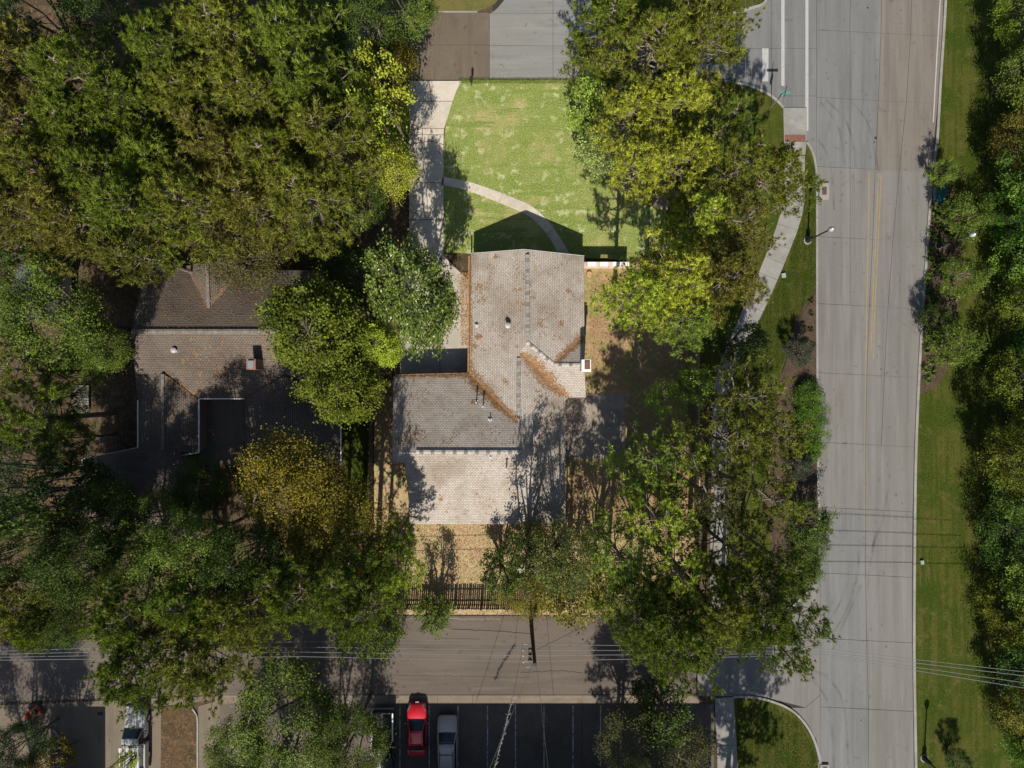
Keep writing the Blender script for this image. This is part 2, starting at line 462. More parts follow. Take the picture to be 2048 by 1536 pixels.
# --- the main road on the right, laid in concrete slabs
REdge = [(0, 1889), (70, 1884), (135, 1879), (205, 1875), (280, 1870), (350, 1860), (430, 1855), (485, 1852), (560, 1847), (620, 1843), (755, 1834), (893, 1828), (1023, 1825), (1155, 1824), (1284, 1824), (1421, 1826), (1560, 1828)]
Mid = [(0, 1764), (135, 1759), (205, 1756), (340, 1750), (480, 1745), (620, 1738), (755, 1733), (893, 1731), (1023, 1731), (1155, 1731), (1284, 1733), (1421, 1737), (1560, 1736)]
QL = [(-10, 1700), (60, 1700), (200, 1700), (340, 1700), (480, 1700), (610, 1700)]
QR = [(0, 1825), (205, 1812), (350, 1797), (485, 1785), (620, 1775), (755, 1768), (893, 1762)]
def xat(line, y):
    ys = [q[0] for q in line]; xs = [q[1] for q in line]
    return float(np.interp(y, ys, xs))
rows = [-70, 65, 200, 338, 478, 612, 750, 889, 1019, 1150, 1281, 1418, 1560]
road = sheet('road', [(1440, 163), (1440, 30), (1500, 18), (1535, 0), (1535, -80), (1898, -80), (1892, 0), (1878, 280), (1860, 400), (1846, 620), (1832, 893), (1828, 1155), (1832, 1570), (1643, 1570), (1640, 1520), (1600, 1440), (1540, 1402), (1470, 1392), (1400, 1392), (1400, 1225), (1560, 1220), (1634, 1120), (1632, 350), (1613, 285), (1613, 215), (1566, 215), (1530, 185), (1490, 170)], 0.012, M['joint'], skirt=0.02)
polys = []
for j in range(len(rows) - 1):
    y0, y1 = rows[j], rows[j + 1]
    def row_pts(xa, xb, ya, yb):
        # joints sag to the right a touch, as laid
        return ya + (xa - 1733) * 0.05, ya + (xb - 1733) * 0.05, yb + (xb - 1733) * 0.05, yb + (xa - 1733) * 0.05
    left = 1633 if y0 < 1100 else 1640
    cols = [left]
    if y0 < 610: cols.append('QL')
    cols.append('M')
    if y0 < 889: cols.append('QR')
    cols.append('E')
    fx = {'QL': QL, 'M': Mid, 'QR': QR, 'E': REdge}
    for c in range(len(cols) - 1):
        def X(k, y): return k if isinstance(k, (int, float)) else xat(fx[k], y)
        xa0, xb0 = X(cols[c], y0), X(cols[c + 1], y0)
        xa1, xb1 = X(cols[c], y1), X(cols[c + 1], y1)
        a, b, cc, d = row_pts(xa0, xb0, y0, y1)
        east = cols[c] in ('M', 'QR')
        if y1 <= 340: mk = 'road_tan' if east else 'road_grey'
        elif y0 < 1000: mk = 'road_warm'
        else: mk = 'road_warm' if east else 'road_grey'
        polys.append(([(xa0, a), (xb0, b), (xb1, cc), (xa1, d)], mk))
# the mouth of the upper street
polys += [([(1542, -70), (1633, -70), (1633, 97), (1542, 97)], 'road_grey'),
          ([(1440, 97), (1440, 30), (1500, 18), (1535, 0), (1542, -20), (1542, 97)], 'road_grey'),
          ([(1440, 97), (1542, 97), (1542, 190), (1530, 183), (1490, 170), (1440, 163)], 'road_grey'),
          ([(1542, 97), (1633, 97), (1633, 192), (1566, 192), (1566, 214), (1542, 193)], 'road_grey'),
          ([(1566, 192), (1633, 192), (1633, 345), (1628, 318), (1616, 287), (1613, 284), (1613, 216), (1566, 215)], 'road_grey'),
          # the mouth of the lower street
          ([(1640, 1115), (1640, 1281), (1565, 1281), (1590, 1215), (1622, 1160)], 'road_warm'),
          ([(1392, 1228), (1560, 1222), (1565, 1281), (1640, 1281), (1640, 1390), (1610, 1415), (1560, 1402), (1500, 1393), (1392, 1392)], 'road_warm'),
          ([(1610, 1415), (1640, 1390), (1640, 1520), (1632, 1478), (1600, 1438), (1575, 1415)], 'road_warm')]
slabs(road, polys, ZR)
for pts in ([(1743.5, 345), (1741.5, 480), (1738, 620), (1736, 740)],):
    pass
def stripe(name, pts, w, mat, parent, z=ZR + 0.004):
    w2 = w / 2
    c = [P(*p) for p in pts]
    L_, R2 = [], []
    for i, p in enumerate(c):
        d = (c[min(i + 1, len(c) - 1)] - c[max(i - 1, 0)]); d.z = 0; d.normalize()
        n = Vector((-d.y, d.x, 0))
        L_.append(p + n * w2); R2.append(p - n * w2)
    q = L_ + R2[::-1]
    me = bpy.data.meshes.new(name)
    nn = len(c)
    me.from_pydata([(p.x, p.y, z) for p in L_] + [(p.x, p.y, z) for p in R2], [], [(nn + i, nn + i + 1, i + 1, i) for i in range(nn - 1)])
    me.materials.append(mat)
    return obj(name, me, parent)
for pts in ([(1738, 343), (1736, 480), (1733, 620), (1731, 742)], [(1757, 346), (1751, 480), (1744, 620), (1742, 700)], [(1762, 346), (1756, 480), (1749, 620), (1746, 718)]):
    stripe('yellow_line', pts, 0.11, M['yellow_paint'], road)
stripe('yellow_line', [(1730.5, 742), (1729.5, 900), (1729.5, 1062)], 0.05, M['yellow_paint'], road)
stripe('crossing_line', [(1565.5, -60), (1565.5, 172)], 0.30, M['white_paint'], road)
stripe('crossing_line', [(1613.5, -60), (1613.5, 262)], 0.28, M['white_paint'], road)
stripe('stop_bar', [(1530.5, 97), (1530, 163)], 0.58, M['white_paint'], road)
stripe('edge_line', [(1884, -60), (1880, 0), (1873, 120), (1866, 245)], 0.10, M['white_paint'], road)
for px, py, r in ((1751, 276, .12), (1748, 285, .07), (1735, 16, .08), (1652, 120, .05), (1725, 640, .05), (1762, 738, .06), (1772, 1293, .07), (1722, 1440, .06), (1718, 1036, .05), (1692, 1402, .05), (1804, 1006, .05)):
    p = P(px, py)
    MB().lathe((p.x, p.y, ZR), [(r, 0), (r, 0.006), (r * 0.6, 0.008)], 10).build('valve_cover', M['black'], road)

# --- upper street (left part of the top) and lower street
ust = sheet('street', [(560, 24), (985, 24), (985, -90), (1185, -90), (1185, 30), (1440, 30), (1440, 163), (560, 161)], 0.012, M['joint'], skirt=0.02)
slabs(ust, [([(560, 25), (979, 25), (979, 90), (560, 90)], 'street_brown'), ([(560, 90), (979, 90), (979, 160), (560, 160)], 'street_brown'),
            ([(979, 27), (1106, 27), (1106, 92), (979, 91)], 'street_grey'), ([(979, 91), (1106, 92), (1106, 160), (979, 159)], 'street_grey'),
            ([(1106, 27), (1270, 29), (1270, 94), (1106, 92)], 'street_grey'), ([(1106, 92), (1270, 94), (1270, 161), (1106, 160)], 'street_grey'),
            ([(1270, 29), (1440, 30), (1440, 96), (1270, 94)], 'street_grey'), ([(1270, 94), (1440, 96), (1440, 162), (1270, 161)], 'street_grey'),
            (smooth_line([(979, 27), (988, 22), (1000, 10), (1010, -10), (1012, -80)], 5) + [(1106, -80), (1106, 27)], 'street_grey'), ([(1106, -80), (1180, -80), (1185, 28), (1106, 27)], 'street_grey')], ZR)
lst = sheet('street', [(-120, 1300), (400, 1262), (640, 1226), (1395, 1227), (1395, 1392), (400, 1392), (-120, 1410)], 0.012, M['joint'], skirt=0.02)
slabs(lst, [([(-120, 1300), (400, 1262), (640, 1232), (640, 1389), (400, 1390), (-120, 1408)], 'alley'), ([(640, 1232), (1395, 1232), (1395, 1389), (640, 1389)], 'alley')], ZR, 0.005)
gut = sheet('gutter', [(430, 1390), (1398, 1390), (1398, 1407), (430, 1407)], 0.014, M['joint'], skirt=0.02)
xs = [430, 560, 690, 779, 875, 945, 1040, 1164, 1280, 1398]
slabs(gut, [([(xs[i], 1390), (xs[i + 1], 1390), (xs[i + 1], 1407), (xs[i], 1407)], 'gutter_tan') for i in range(len(xs) - 1)], ZR + 0.01, 0.012)
# cracks and tar lines in the lower street
def crack(pts, w, mat, parent, z=ZR + 0.003, seed=0):
    r = random.Random(seed)
    q = []
    for i in range(len(pts) - 1):
        a, b = pts[i], pts[i + 1]
        n = max(2, int(math.dist(a, b) / 6))
        for k in range(n):
            t = k / n
            q.append((a[0] + (b[0] - a[0]) * t + r.uniform(-1, 1), a[1] + (b[1] - a[1]) * t + r.uniform(-1, 1)))
    q.append(pts[-1])
    stripe('crack', q, w, mat, parent, z)
crack([(905, 1258), (990, 1262), (1062, 1267)], 0.07, M['joint'], lst, seed=1)
crack([(1040, 1345), (1120, 1341), (1165, 1345)], 0.05, M['joint'], lst, seed=2)
crack([(640, 1238), (800, 1237), (1000, 1238)], 0.05, M['walk'], lst, seed=3)
crack([(760, 1350), (900, 1352), (1060, 1355)], 0.03, M['joint'], lst, seed=4)
crack([(880, 1276), (960, 1278)], 0.03, M['joint'], lst, seed=6)
patch = flat('asphalt_patch', [(962, 1244), (998, 1240), (1004, 1262), (964, 1262)], ZR + 0.002, M['lot'], lst)
# parking lot
lot = flat('parking_lot', [(430, 1407), (1428, 1407), (1428, 1700), (430, 1700)], 0.02, M['lot'])
for x in (742, 800, 858.5, 916, 975, 1031, 1088, 1146, 1201):
    stripe('stall_line', [(x, 1411), (x + (x - 975) * 0.0, 1560)], 0.10, M['lot_paint'], lot, 0.024)
crack([(1164, 1408), (1164, 1560)], 0.05, M['joint'], lot, 0.0235, 5)
# lower left driveway and planting strip
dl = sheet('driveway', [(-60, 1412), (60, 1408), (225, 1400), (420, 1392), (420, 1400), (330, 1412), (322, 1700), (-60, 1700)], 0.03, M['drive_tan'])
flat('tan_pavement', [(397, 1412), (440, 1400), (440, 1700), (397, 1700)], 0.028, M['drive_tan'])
stripe('joint_line', [(200, 1436), (198, 1540)], 0.03, M['joint'], dl, 0.034)
dr = MB().box((0, 0, 0.036), (0.5, 0.3, 0.012)).build('drain_grate', M['black'], dl); dr.location = P(201, 1427)
sheet('planting_strip', [(323, 1412), (385, 1413), (395, 1430), (395, 1700), (321, 1700)], 0.06, M['litter'])
def kerb(name, pts, w=0.17, z=ZK, mat='kerb', parent=None, smooth=True, n=6):
    q = smooth_line(pts, n) if smooth else pts
    c = [P(*p) for p in q]
    vs_, fs = [], []
    for i, p in enumerate(c):
        d = (c[min(i + 1, len(c) - 1)] - c[max(i - 1, 0)]); d.z = 0; d.normalize()
        nrm = Vector((-d.y, d.x, 0))
        for s, zz in ((-0.5, 0.0), (-0.46, z), (0.42, z), (0.5, 0.0)):
            vs_.append((p.x + nrm.x * w * s, p.y + nrm.y * w * s, zz))
    for i in range(len(c) - 1):
        for k in range(3):
            fs.append((i * 4 + k, i * 4 + k + 1, i * 4 + 5 + k, i * 4 + 4 + k))
    fs += [(0, 1, 2, 3), tuple(len(vs_) - 4 + k for k in (3, 2, 1, 0))]
    b = MB(); b.add(vs_, fs)
    o = b.build(name, M[mat], parent)
    if parent is None: o['kind'] = 'structure'
    return o
kerb('kerb', [(382, 1412), (391, 1424), (396, 1440), (396, 1500), (397, 1640)], 0.15, smooth=True)
kerb('kerb', [(70, 1462), (95, 1455), (115, 1466), (126, 1490), (124, 1520), (120, 1560)], 0.2)
kerb('kerb', [(1893, -80), (1889, 20), (1880, 160), (1873, 280), (1863, 350), (1858, 420), (1850, 540), (1842, 660), (1835, 790), (1830, 930), (1828, 1100), (1827, 1290), (1829, 1440), (1832, 1600)], 0.26)
kerb('kerb', [(1613, 285), (1621, 298), (1628, 318), (1632, 350), (1633, 420), (1633, 600), (1634, 800), (1635, 950), (1637, 1040), (1637, 1105), (1625, 1155), (1598, 1200), (1560, 1222), (1500, 1226), (1400, 1227)], 0.2)
kerb('kerb', [(1400, 163), (1445, 163), (1490, 170), (1530, 185), (1552, 200), (1566, 216)], 0.22)
kerb('kerb', [(1360, 30), (1445, 29), (1500, 17), (1532, 0), (1540, -60)], 0.22)
kerb('kerb', [(1466, 1393), (1500, 1393), (1540, 1401), (1578, 1417), (1605, 1441), (1625, 1473), (1637, 1510), (1641, 1540), (1642, 1600)], 0.22)
kerb('kerb', [(985, -80), (985, 20), (955, 24), (850, 24), (560, 24)][::-1][:3], 0.12, 0.1)

# --- lawns, beds
sheet('lawn', smooth_line([(925, 161), (906, 200), (893, 245), (888, 300)], 5) + [(888, 505), (1250, 520), (1330, 500), (1330, 161)], ZG, M['lawn'])
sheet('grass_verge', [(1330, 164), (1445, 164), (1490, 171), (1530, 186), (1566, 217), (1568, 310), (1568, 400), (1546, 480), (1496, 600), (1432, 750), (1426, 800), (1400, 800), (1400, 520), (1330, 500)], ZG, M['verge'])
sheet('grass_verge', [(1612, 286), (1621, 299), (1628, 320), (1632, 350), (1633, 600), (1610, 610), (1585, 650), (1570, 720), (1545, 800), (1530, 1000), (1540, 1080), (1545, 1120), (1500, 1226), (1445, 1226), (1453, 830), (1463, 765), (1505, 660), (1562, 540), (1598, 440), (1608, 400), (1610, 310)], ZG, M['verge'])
sheet('mulch_bed', smooth_line([(1633, 585), (1606, 612), (1585, 655), (1572, 720), (1548, 800), (1532, 1000), (1548, 1090), (1560, 1150)], 6) + [(1598, 1198), (1625, 1155), (1636, 1105), (1634, 800)], ZG + 0.02, M['mulch'])
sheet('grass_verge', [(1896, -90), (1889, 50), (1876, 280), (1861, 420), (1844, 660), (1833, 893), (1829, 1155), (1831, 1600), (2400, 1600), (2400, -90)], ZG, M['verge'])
sheet('mulch_bed', smooth_line([(1864, 350), (1885, 350), (1905, 375), (1918, 440), (1922, 520), (1915, 620), (1900, 715), (1875, 770), (1838, 790)], 6) + [(1842, 660), (1850, 540), (1858, 420)], ZG + 0.02, M['mulch'])
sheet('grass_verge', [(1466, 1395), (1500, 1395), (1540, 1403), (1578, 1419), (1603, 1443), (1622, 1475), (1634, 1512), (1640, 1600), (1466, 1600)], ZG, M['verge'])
sheet('grass_verge', [(560, 23), (955, 23), (990, 8), (1006, -14), (1010, -90), (560, -90)], ZG, M['dry_lawn'])
sheet('grass_verge', [(1190, 28), (1445, 28), (1500, 16), (1531, -1), (1538, -90), (1190, -90)], ZG, M['verge'])
sheet('yard', [(748, 1049), (748, 930), (812, 800), (1130, 800), (1130, 1040), (1400, 1040), (1400, 1210), (748, 1207)], 0.05, M['straw'])
sheet('side_yard', [(1130, 525), (1400, 525), (1400, 1042), (1130, 1042)], 0.046, M['side_yard'])
sheet('side_yard', [(748, 760), (812, 760), (812, 1050), (748, 1050)], 0.046, M['side_yard'])
sheet('bare_strip', [(640, 1209), (1400, 1209), (1400, 1229), (640, 1229)], 0.042, M['straw'])
sheet('grass_clearing', [(290, 190), (420, 190), (430, 300), (300, 300)], 0.03, M['verge'])
sheet('grass_strip', [(688, 800), (742, 800), (742, 1060), (688, 1060)], 0.03, M['verge'])

# --- the house's driveway, court, walk
drive = sheet('driveway', smooth_line([(925, 162), (906, 200), (893, 245), (888, 300)], 5) + [(888, 512), (938, 560), (938, 756), (800, 756), (800, 560), (818, 520), (818, 162)], ZW - 0.03, M['crack'])
slabs(drive, [(smooth_line([(925, 162), (915, 180), (906, 203)], 4) + [(863, 203), (858, 162)], 'drive'), ([(818, 162), (858, 162), (863, 203), (818, 203)], 'drive'),
              (smooth_line([(906, 203), (897, 232), (889, 258)], 4) + [(818, 256), (818, 203)], 'drive'),
              ([(862, 257), (889, 258), (888, 270), (862, 270)], 'drive'), ([(845, 257), (862, 257), (862, 270), (845, 270)], 'drive'), ([(818, 256), (845, 257), (845, 270), (818, 270)], 'drive'),
              ([(818, 270), (846, 270), (843, 285), (818, 290)], 'drive'), ([(846, 270), (868, 270), (864, 283), (843, 285)], 'drive'), ([(868, 270), (888, 270), (888, 290), (873, 285), (864, 283)], 'drive'),
              ([(818, 290), (843, 285), (864, 283), (873, 285), (888, 290), (888, 366), (818, 366)], 'drive'), ([(818, 366), (888, 366), (888, 440), (818, 440)], 'drive'),
              ([(818, 440), (888, 440), (888, 512), (905, 530), (812, 535), (818, 520)], 'drive'),
              ([(812, 535), (905, 530), (938, 560), (938, 630), (880, 630), (800, 630), (800, 560)], 'court'), ([(880, 630), (938, 630), (938, 756), (880, 756)], 'court'), ([(800, 630), (880, 630), (880, 756), (800, 756)], 'court')], ZW, 0.032)
walk = [(884, 362), (930, 371), (977, 387), (1025, 406), (1058, 421), (1085, 444), (1108, 474), (1130, 512)]
def path(name, ctr, widths, joints, mat, base='crack', z=ZW):
    q = smooth_line([(c[0], c[1], w) for c, w in zip(ctr, widths)], 6)
    L_, R2 = [], []
    for i, (x, y, w) in enumerate(q):
        a = q[max(i - 1, 0)]; b = q[min(i + 1, len(q) - 1)]
        dx, dy = b[0] - a[0], b[1] - a[1]; l = math.hypot(dx, dy)
        nx, ny = -dy / l, dx / l
        L_.append((x + nx * w / 2, y + ny * w / 2)); R2.append((x - nx * w / 2, y - ny * w / 2))
    o = sheet(name, L_ + R2[::-1], z - 0.03, M[base])
    idx = [0]; acc = 0
    for i in range(1, len(q)):
        acc += math.dist(q[i][:2], q[i - 1][:2])
        if acc >= joints or i == len(q) - 1:
            idx.append(i); acc = 0
    slabs(o, [(L_[a:b + 1] + R2[a:b + 1][::-1], mat) for a, b in zip(idx, idx[1:])], z, 0.014)
    return o
path('front_walk', walk, [17, 18, 20, 21, 20, 19, 19, 20], 58, 'drive')
path('footpath', [(1588, 312), (1588, 400), (1576, 448), (1564, 482), (1540, 542), (1512, 606), (1487, 660), (1464, 708), (1446, 760), (1439, 810), (1439, 900), (1438, 1000), (1436, 1110), (1436, 1200), (1442, 1226)], [42, 41, 43, 42, 41, 40, 37, 34, 32, 30, 32, 33, 33, 33, 33], 32, 'walk', 'joint')
path('footpath', [(1448, 1394), (1450, 1440), (1453, 1490), (1456, 1600)], [38, 39, 40, 42], 43, 'walk', 'joint')
ramp = sheet('kerb_ramp', [(1566, 215), (1613, 215), (1613, 310), (1566, 310)], 0.045, M['joint'])
slabs(ramp, [([(1566, 216), (1613, 216), (1613, 270), (1566, 270)], 'walk'), ([(1566, 270), (1569, 270), (1569, 284), (1566, 284)], 'walk'), ([(1610, 270), (1613, 270), (1613, 284), (1610, 284)], 'walk'), ([(1569, 270), (1610, 270), (1610, 284), (1569, 284)], 'tactile'), ([(1566, 284), (1613, 284), (1613, 310), (1566, 310)], 'walk')], 0.07, 0.008)
pat = sheet('patio', [(1132, 788), (1250, 788), (1250, 918), (1132, 918)], 0.07, M['crack'])
slabs(pat, [([(1132, 788), (1184, 788), (1184, 918), (1132, 918)], 'patio'), ([(1184, 788), (1250, 788), (1250, 850), (1184, 850)], 'patio'), ([(1184, 850), (1250, 850), (1250, 918), (1184, 918)], 'patio')], ZW, 0.012)
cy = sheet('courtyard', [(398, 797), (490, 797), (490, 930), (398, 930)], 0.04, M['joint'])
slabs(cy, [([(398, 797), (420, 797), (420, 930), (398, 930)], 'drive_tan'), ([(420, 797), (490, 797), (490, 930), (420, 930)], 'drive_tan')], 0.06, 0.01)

# ------------------------------------------------------------------ houses
WORLD_PARENTS = {}
_link0 = link
def link(o, parent=None):
    COL.objects.link(o)
    if parent is not None:
        o.parent = parent
        if parent.name in WORLD_PARENTS:        # parts modelled in place
            o.matrix_parent_inverse = Matrix.Translation(WORLD_PARENTS[parent.name]).inverted()
    return o
def base(name, loc):
    e = empty(name, loc)
    WORLD_PARENTS[e.name] = Vector(loc)
    return e

ROOFS = []          # (verts, faces) in world space, for things lying on roofs
def slope(parent, pts, mat, thick=0.14, name='roof_slope'):
    w = [P(*p) for p in pts]
    n = Vector((0, 0, 0))
    for i in range(len(w)):
        n += w[i].cross(w[(i + 1) % len(w)])
    if n.z < 0:
        w.reverse(); n = -n
    n.normalize()
    up = Vector((0, 0, 1)) - n * n.z
    up = up.normalized() if up.length > 1e-4 else Vector((0, 1, 0))
    u = up.cross(n)
    me = bpy.data.meshes.new(name)
    me.from_pydata([tuple(p) for p in w], [], [tuple(range(len(w)))])
    uvl = me.uv_layers.new(name='UVMap')
    for li, l in enumerate(me.loops):
        p = w[l.vertex_index]
        uvl.data[li].uv = (p.dot(u), p.dot(up))
    me.materials.append(mat)
    o = obj2(name, me, parent)
    sd = o.modifiers.new('thickness', 'SOLIDIFY'); sd.thickness = thick; sd.offset = -1
    ROOFS.append(([tuple(p) for p in w], [tuple(range(len(w)))]))
    return o
def obj2(name, me, parent=None):
    return link(bpy.data.objects.new(name, me), parent)
def roof_bvh():
    vs_, fs = [], []
    for v, f in ROOFS:
        n = len(vs_); vs_ += v
        fs += [tuple(n + i for i in q) for q in f]
    return BVHTree.FromPolygons(vs_, fs)

_capme = {}
def ridge_caps(parent, a, b, mat, width=0.36, step=0.30, rise=0.07, sag=0.03):
    a, b = P(*a), P(*b)
    d = b - a; n = max(1, int(d.length / step)); st = d.length / n
    key = (mat.name, round(st, 3), width)
    if key not in _capme:
        h = width / 2
        m = MB()
        v = [(-0.0, -h, -sag), (0, -h * 0.9, rise * 0.35), (0, 0, rise), (0, h * 0.9, rise * 0.35), (0, h, -sag)]
        e = [(st * 0.97, y, z * 1.0 - 0.012) for _, y, z in v]
        m.add(v + e, [(i, i + 1, i + 6, i + 5) for i in range(4)] + [(0, 4, 3, 2, 1)[::1], (5, 6, 7, 8, 9)])
        _capme[key] = m.mesh('ridge_cap', mat)
    q = d.to_track_quat('X', 'Z')
    for i in range(n):
        o = bpy.data.objects.new('ridge_cap', _capme[key])
        if i % 3 == 1:
            o.material_slots[0].link = 'OBJECT'; o.material_slots[0].material = M['cap_dark']
        o.location = a + d * (i / n)
        o.rotation_mode = 'QUATERNION'; o.rotation_quaternion = q
        link(o, parent)

def prism_part(name, pxpts, z0, z1, mat, parent, zref=None):
    w = [P(p[0], p[1], z1 if zref is None else zref) for p in pxpts]
    m = MB().prism([(p.x, p.y) for p in w], z0, z1)
    o = bpy.data.objects.new(name, m.mesh(name, mat))
    return link(o, parent)
def box_part(name, c, d, mat, parent, rz=0.0, bevel=0.0):
    m = MB().box((0, 0, 0), d, 0)
    o = bpy.data.objects.new(name, m.mesh(name, mat))
    o.location = c; o.rotation_euler = (0, 0, rz)
    link(o, parent)
    if bevel:
        b = o.modifiers.new('bevel', 'BEVEL'); b.width = bevel; b.segments = 2
    return o
def bar_part(name, a, b, w, h, mat, parent):
    """a straight bar between two world points"""
    d = b - a
    m = MB().box((d.length / 2, 0, 0), (d.length, w, h))
    o = bpy.data.objects.new(name, m.mesh(name, mat))
    o.location = a; o.rotation_mode = 'QUATERNION'; o.rotation_quaternion = d.to_track_quat('X', 'Z')
    return link(o, parent)
def roof_pipe(parent, px, py, z, h=0.45, r=0.06, hood=False):
    p = P(px, py, z)
    f = MB().box((p.x, p.y, p.z + 0.03), (0.34, 0.34, 0.05)).mesh('vent_flashing', M['flash'])
    q = MB().lathe((p.x, p.y, p.z), [(r, 0), (r, h)] + ([(r * 1.9, h + 0.02), (r * 1.9, h + 0.09), (r * 0.4, h + 0.16)] if hood else []), 12).mesh('roof_vent', M['flash'] if hood else M['white'])
    v = obj2('roof_vent', q, parent)
    o = bpy.data.objects.new('vent_flashing', f); COL.objects.link(o); o.parent = v
    if parent.name in WORLD_PARENTS:
        pass
    return v

hb = P(1000, 780, 0)
house = base('house', hb)
tag(house, 'pale grey-brown shingled house in the middle, with pine needles in its roof valleys', 'house')
ZE = 2.25
SH = M['shingle']
# main block, running up the picture
slope(house, [(942, 508, ZE), (1048, 500, 4.15), (1054, 684, 4.15), (1040, 704, 3.78), (1036, 846, 3.78), (939, 748, ZE)], SH)
slope(house, [(1048, 500, 4.15), (1168, 513, ZE), (1169, 671, ZE), (1108, 728, 3.28), (1054, 684, 4.15)], SH)
# cross gable to the right
slope(house, [(1054, 684, 4.15), (1108, 728, 3.28), (1168, 729, 3.28), (1172, 795, ZE - 0.1), (1136, 795, ZE - 0.1), (1040, 704, 3.78)], SH)
slope(house, [(1108, 728, 3.28), (1169, 671, ZE), (1168, 729, 3.28)], SH)
# the lower slope facing right
slope(house, [(1040, 704, 3.78), (1136, 795, ZE - 0.1), (1131, 800, ZE - 0.15), (1131, 830, ZE - 0.15), (1066, 823, 3.4), (1036, 846, 3.78)], SH)
slope(house, [(1066, 823, 3.4), (1131, 830, ZE - 0.15), (1131, 1046, ZE - 0.2), (1066, 1046, 2.33)], SH)
# the wing to the left, ridge across
slope(house, [(787, 752, ZE), (939, 748, ZE), (1036, 846, 3.78), (1066, 823, 3.4), (1066, 905, 4.75), (812, 905, 4.75), (785, 905, 4.75)], SH)
slope(house, [(811, 905, 4.75), (1066, 905, 4.75), (1066, 1048, 2.4), (820, 1048, 2.4)], SH)
slope(house, [(785, 905, 4.745), (811, 905, 4.745), (811, 925, 4.40), (785, 925, 4.40)], SH)
# ridge vents and caps
ridge_caps(house, (1054.5, 509, 4.19), (1055.5, 671, 4.19), M['cap'])
ridge_caps(house, (1037.5, 716, 3.82), (1037, 830, 3.82), M['cap'])
ridge_caps(house, (832, 904, 4.79), (1046, 904.5, 4.79), M['cap_pale'])
ridge_caps(house, (1054, 684, 4.16), (1107, 728, 3.30), M['cap_pale'], 0.3)
ridge_caps(house, (1109, 729, 3.29), (1168, 729.5, 3.29), M['cap_pale'], 0.3)
# walls
BR = M['brick']
prism_part('wall', [(952, 520), (1158, 523), (1158, 700), (1160, 785), (1122, 785), (1122, 1036), (1060, 1036), (832, 1036), (824, 925), (800, 915), (800, 765), (950, 762)], 0, 1.88, BR, house, ZE)
def tri_wall(pts):
    w = [P(*p) for p in pts]
    me = bpy.data.meshes.new('gable_wall'); me.from_pydata([tuple(p) for p in w], [], [tuple(range(len(w)))]); me.materials.append(M['siding'])
    o = obj2('gable_wall', me, house); sd = o.modifiers.new('t', 'SOLIDIFY'); sd.thickness = 0.1; sd.offset = 0
tri_wall([(952, 518, ZE - 0.1), (1158, 521, ZE - 0.1), (1049, 513, 4.02)])
tri_wall([(1064.5, 826, 3.3), (1064.5, 905, 4.66), (1064.5, 1044, 2.3), (1064.5, 1044, 2.0), (1064.5, 826, 2.0)])
tri_wall([(815, 905, 4.62), (822, 1040, 2.3), (822, 1040, 1.9), (800, 765, 1.9), (796, 762, 2.15)])
tri_wall([(1163, 676, ZE - 0.1), (1163, 729, 3.16), (1166, 790, 2.0), (1163, 676, 1.9)])
# white fascia boards along the rakes
for a, b in (((942, 507, ZE - 0.05), (1048, 499, 4.10)), ((1048, 499, 4.10), (1168, 512, ZE - 0.05))):
    bar_part('fascia', P(*a), P(*b), 0.04, 0.16, M['siding'], house)
for a, b in (((938, 512, ZE - 0.08), (936.5, 745, ZE - 0.08)), ((790, 750.5, ZE - 0.08), (934, 747, ZE - 0.08))):
    bar_part('gutter', P(*a), P(*b), 0.13, 0.10, M['needle_litter'], house)
# front door and windows on the wall that faces up the picture
yw = P(0, 520, ZE).y
for xm, wd, z0, z1, nm in ((-2.2, 1.6, 0.9, 2.0, 'window'), (0.2, 1.6, 0.9, 2.0, 'window'), (4.0, 1.5, 0.8, 2.0, 'window')):
    w_ = box_part(nm, (xm, yw + 0.02, (z0 + z1) / 2), (wd, 0.10, z1 - z0), M['white'], house)
    pn = box_part('pane', (0, 0.045, 0), (wd - 0.16, 0.04, z1 - z0 - 0.16), M['glass_dark'], None); pn.parent = w_
dr_ = box_part('door', (2.3, yw + 0.02, 1.03), (0.95, 0.10, 2.02), M['tactile'], house)
# chimney: brick shaft, white crown, red clay top
ch = prism_part('chimney', [(1164.5, 721.5), (1180, 721.5), (1180, 742), (1164.5, 742)], 0, 5.0, M['siding'], house)
c0 = P(1172.5, 731.5, 5.05)
m = MB().box((c0.x, c0.y, 5.04), (0.78, 1.02, 0.10)).mesh('chimney_crown', M['white']); o = obj2('chimney_crown', m, ch)
m = MB().box((c0.x + 0.08, c0.y + 0.03, 5.13), (0.46, 0.66, 0.16)).mesh('flue', M['tactile']); o = obj2('flue', m, ch)
for o in ch.children:
    o.matrix_parent_inverse = Matrix.Identity(4); o.location = (0, 0, 0)
roof_pipe(house, 1015.5, 652, 3.45, 0.42, 0.13, True)
roof_pipe(house, 953, 804, 3.05, 0.75, 0.055, True); roof_pipe(house, 966.5, 812, 3.15, 0.75, 0.055, True)
roof_pipe(house, 980, 841, 3.68, 0.4, 0.04); roof_pipe(house, 981.5, 915, 4.62, 0.2, 0.05)
roof_pipe(house, 1013, 934, 4.28, 0.9, 0.06, True); roof_pipe(house, 953.5, 652, 2.55, 0.25, 0.05)

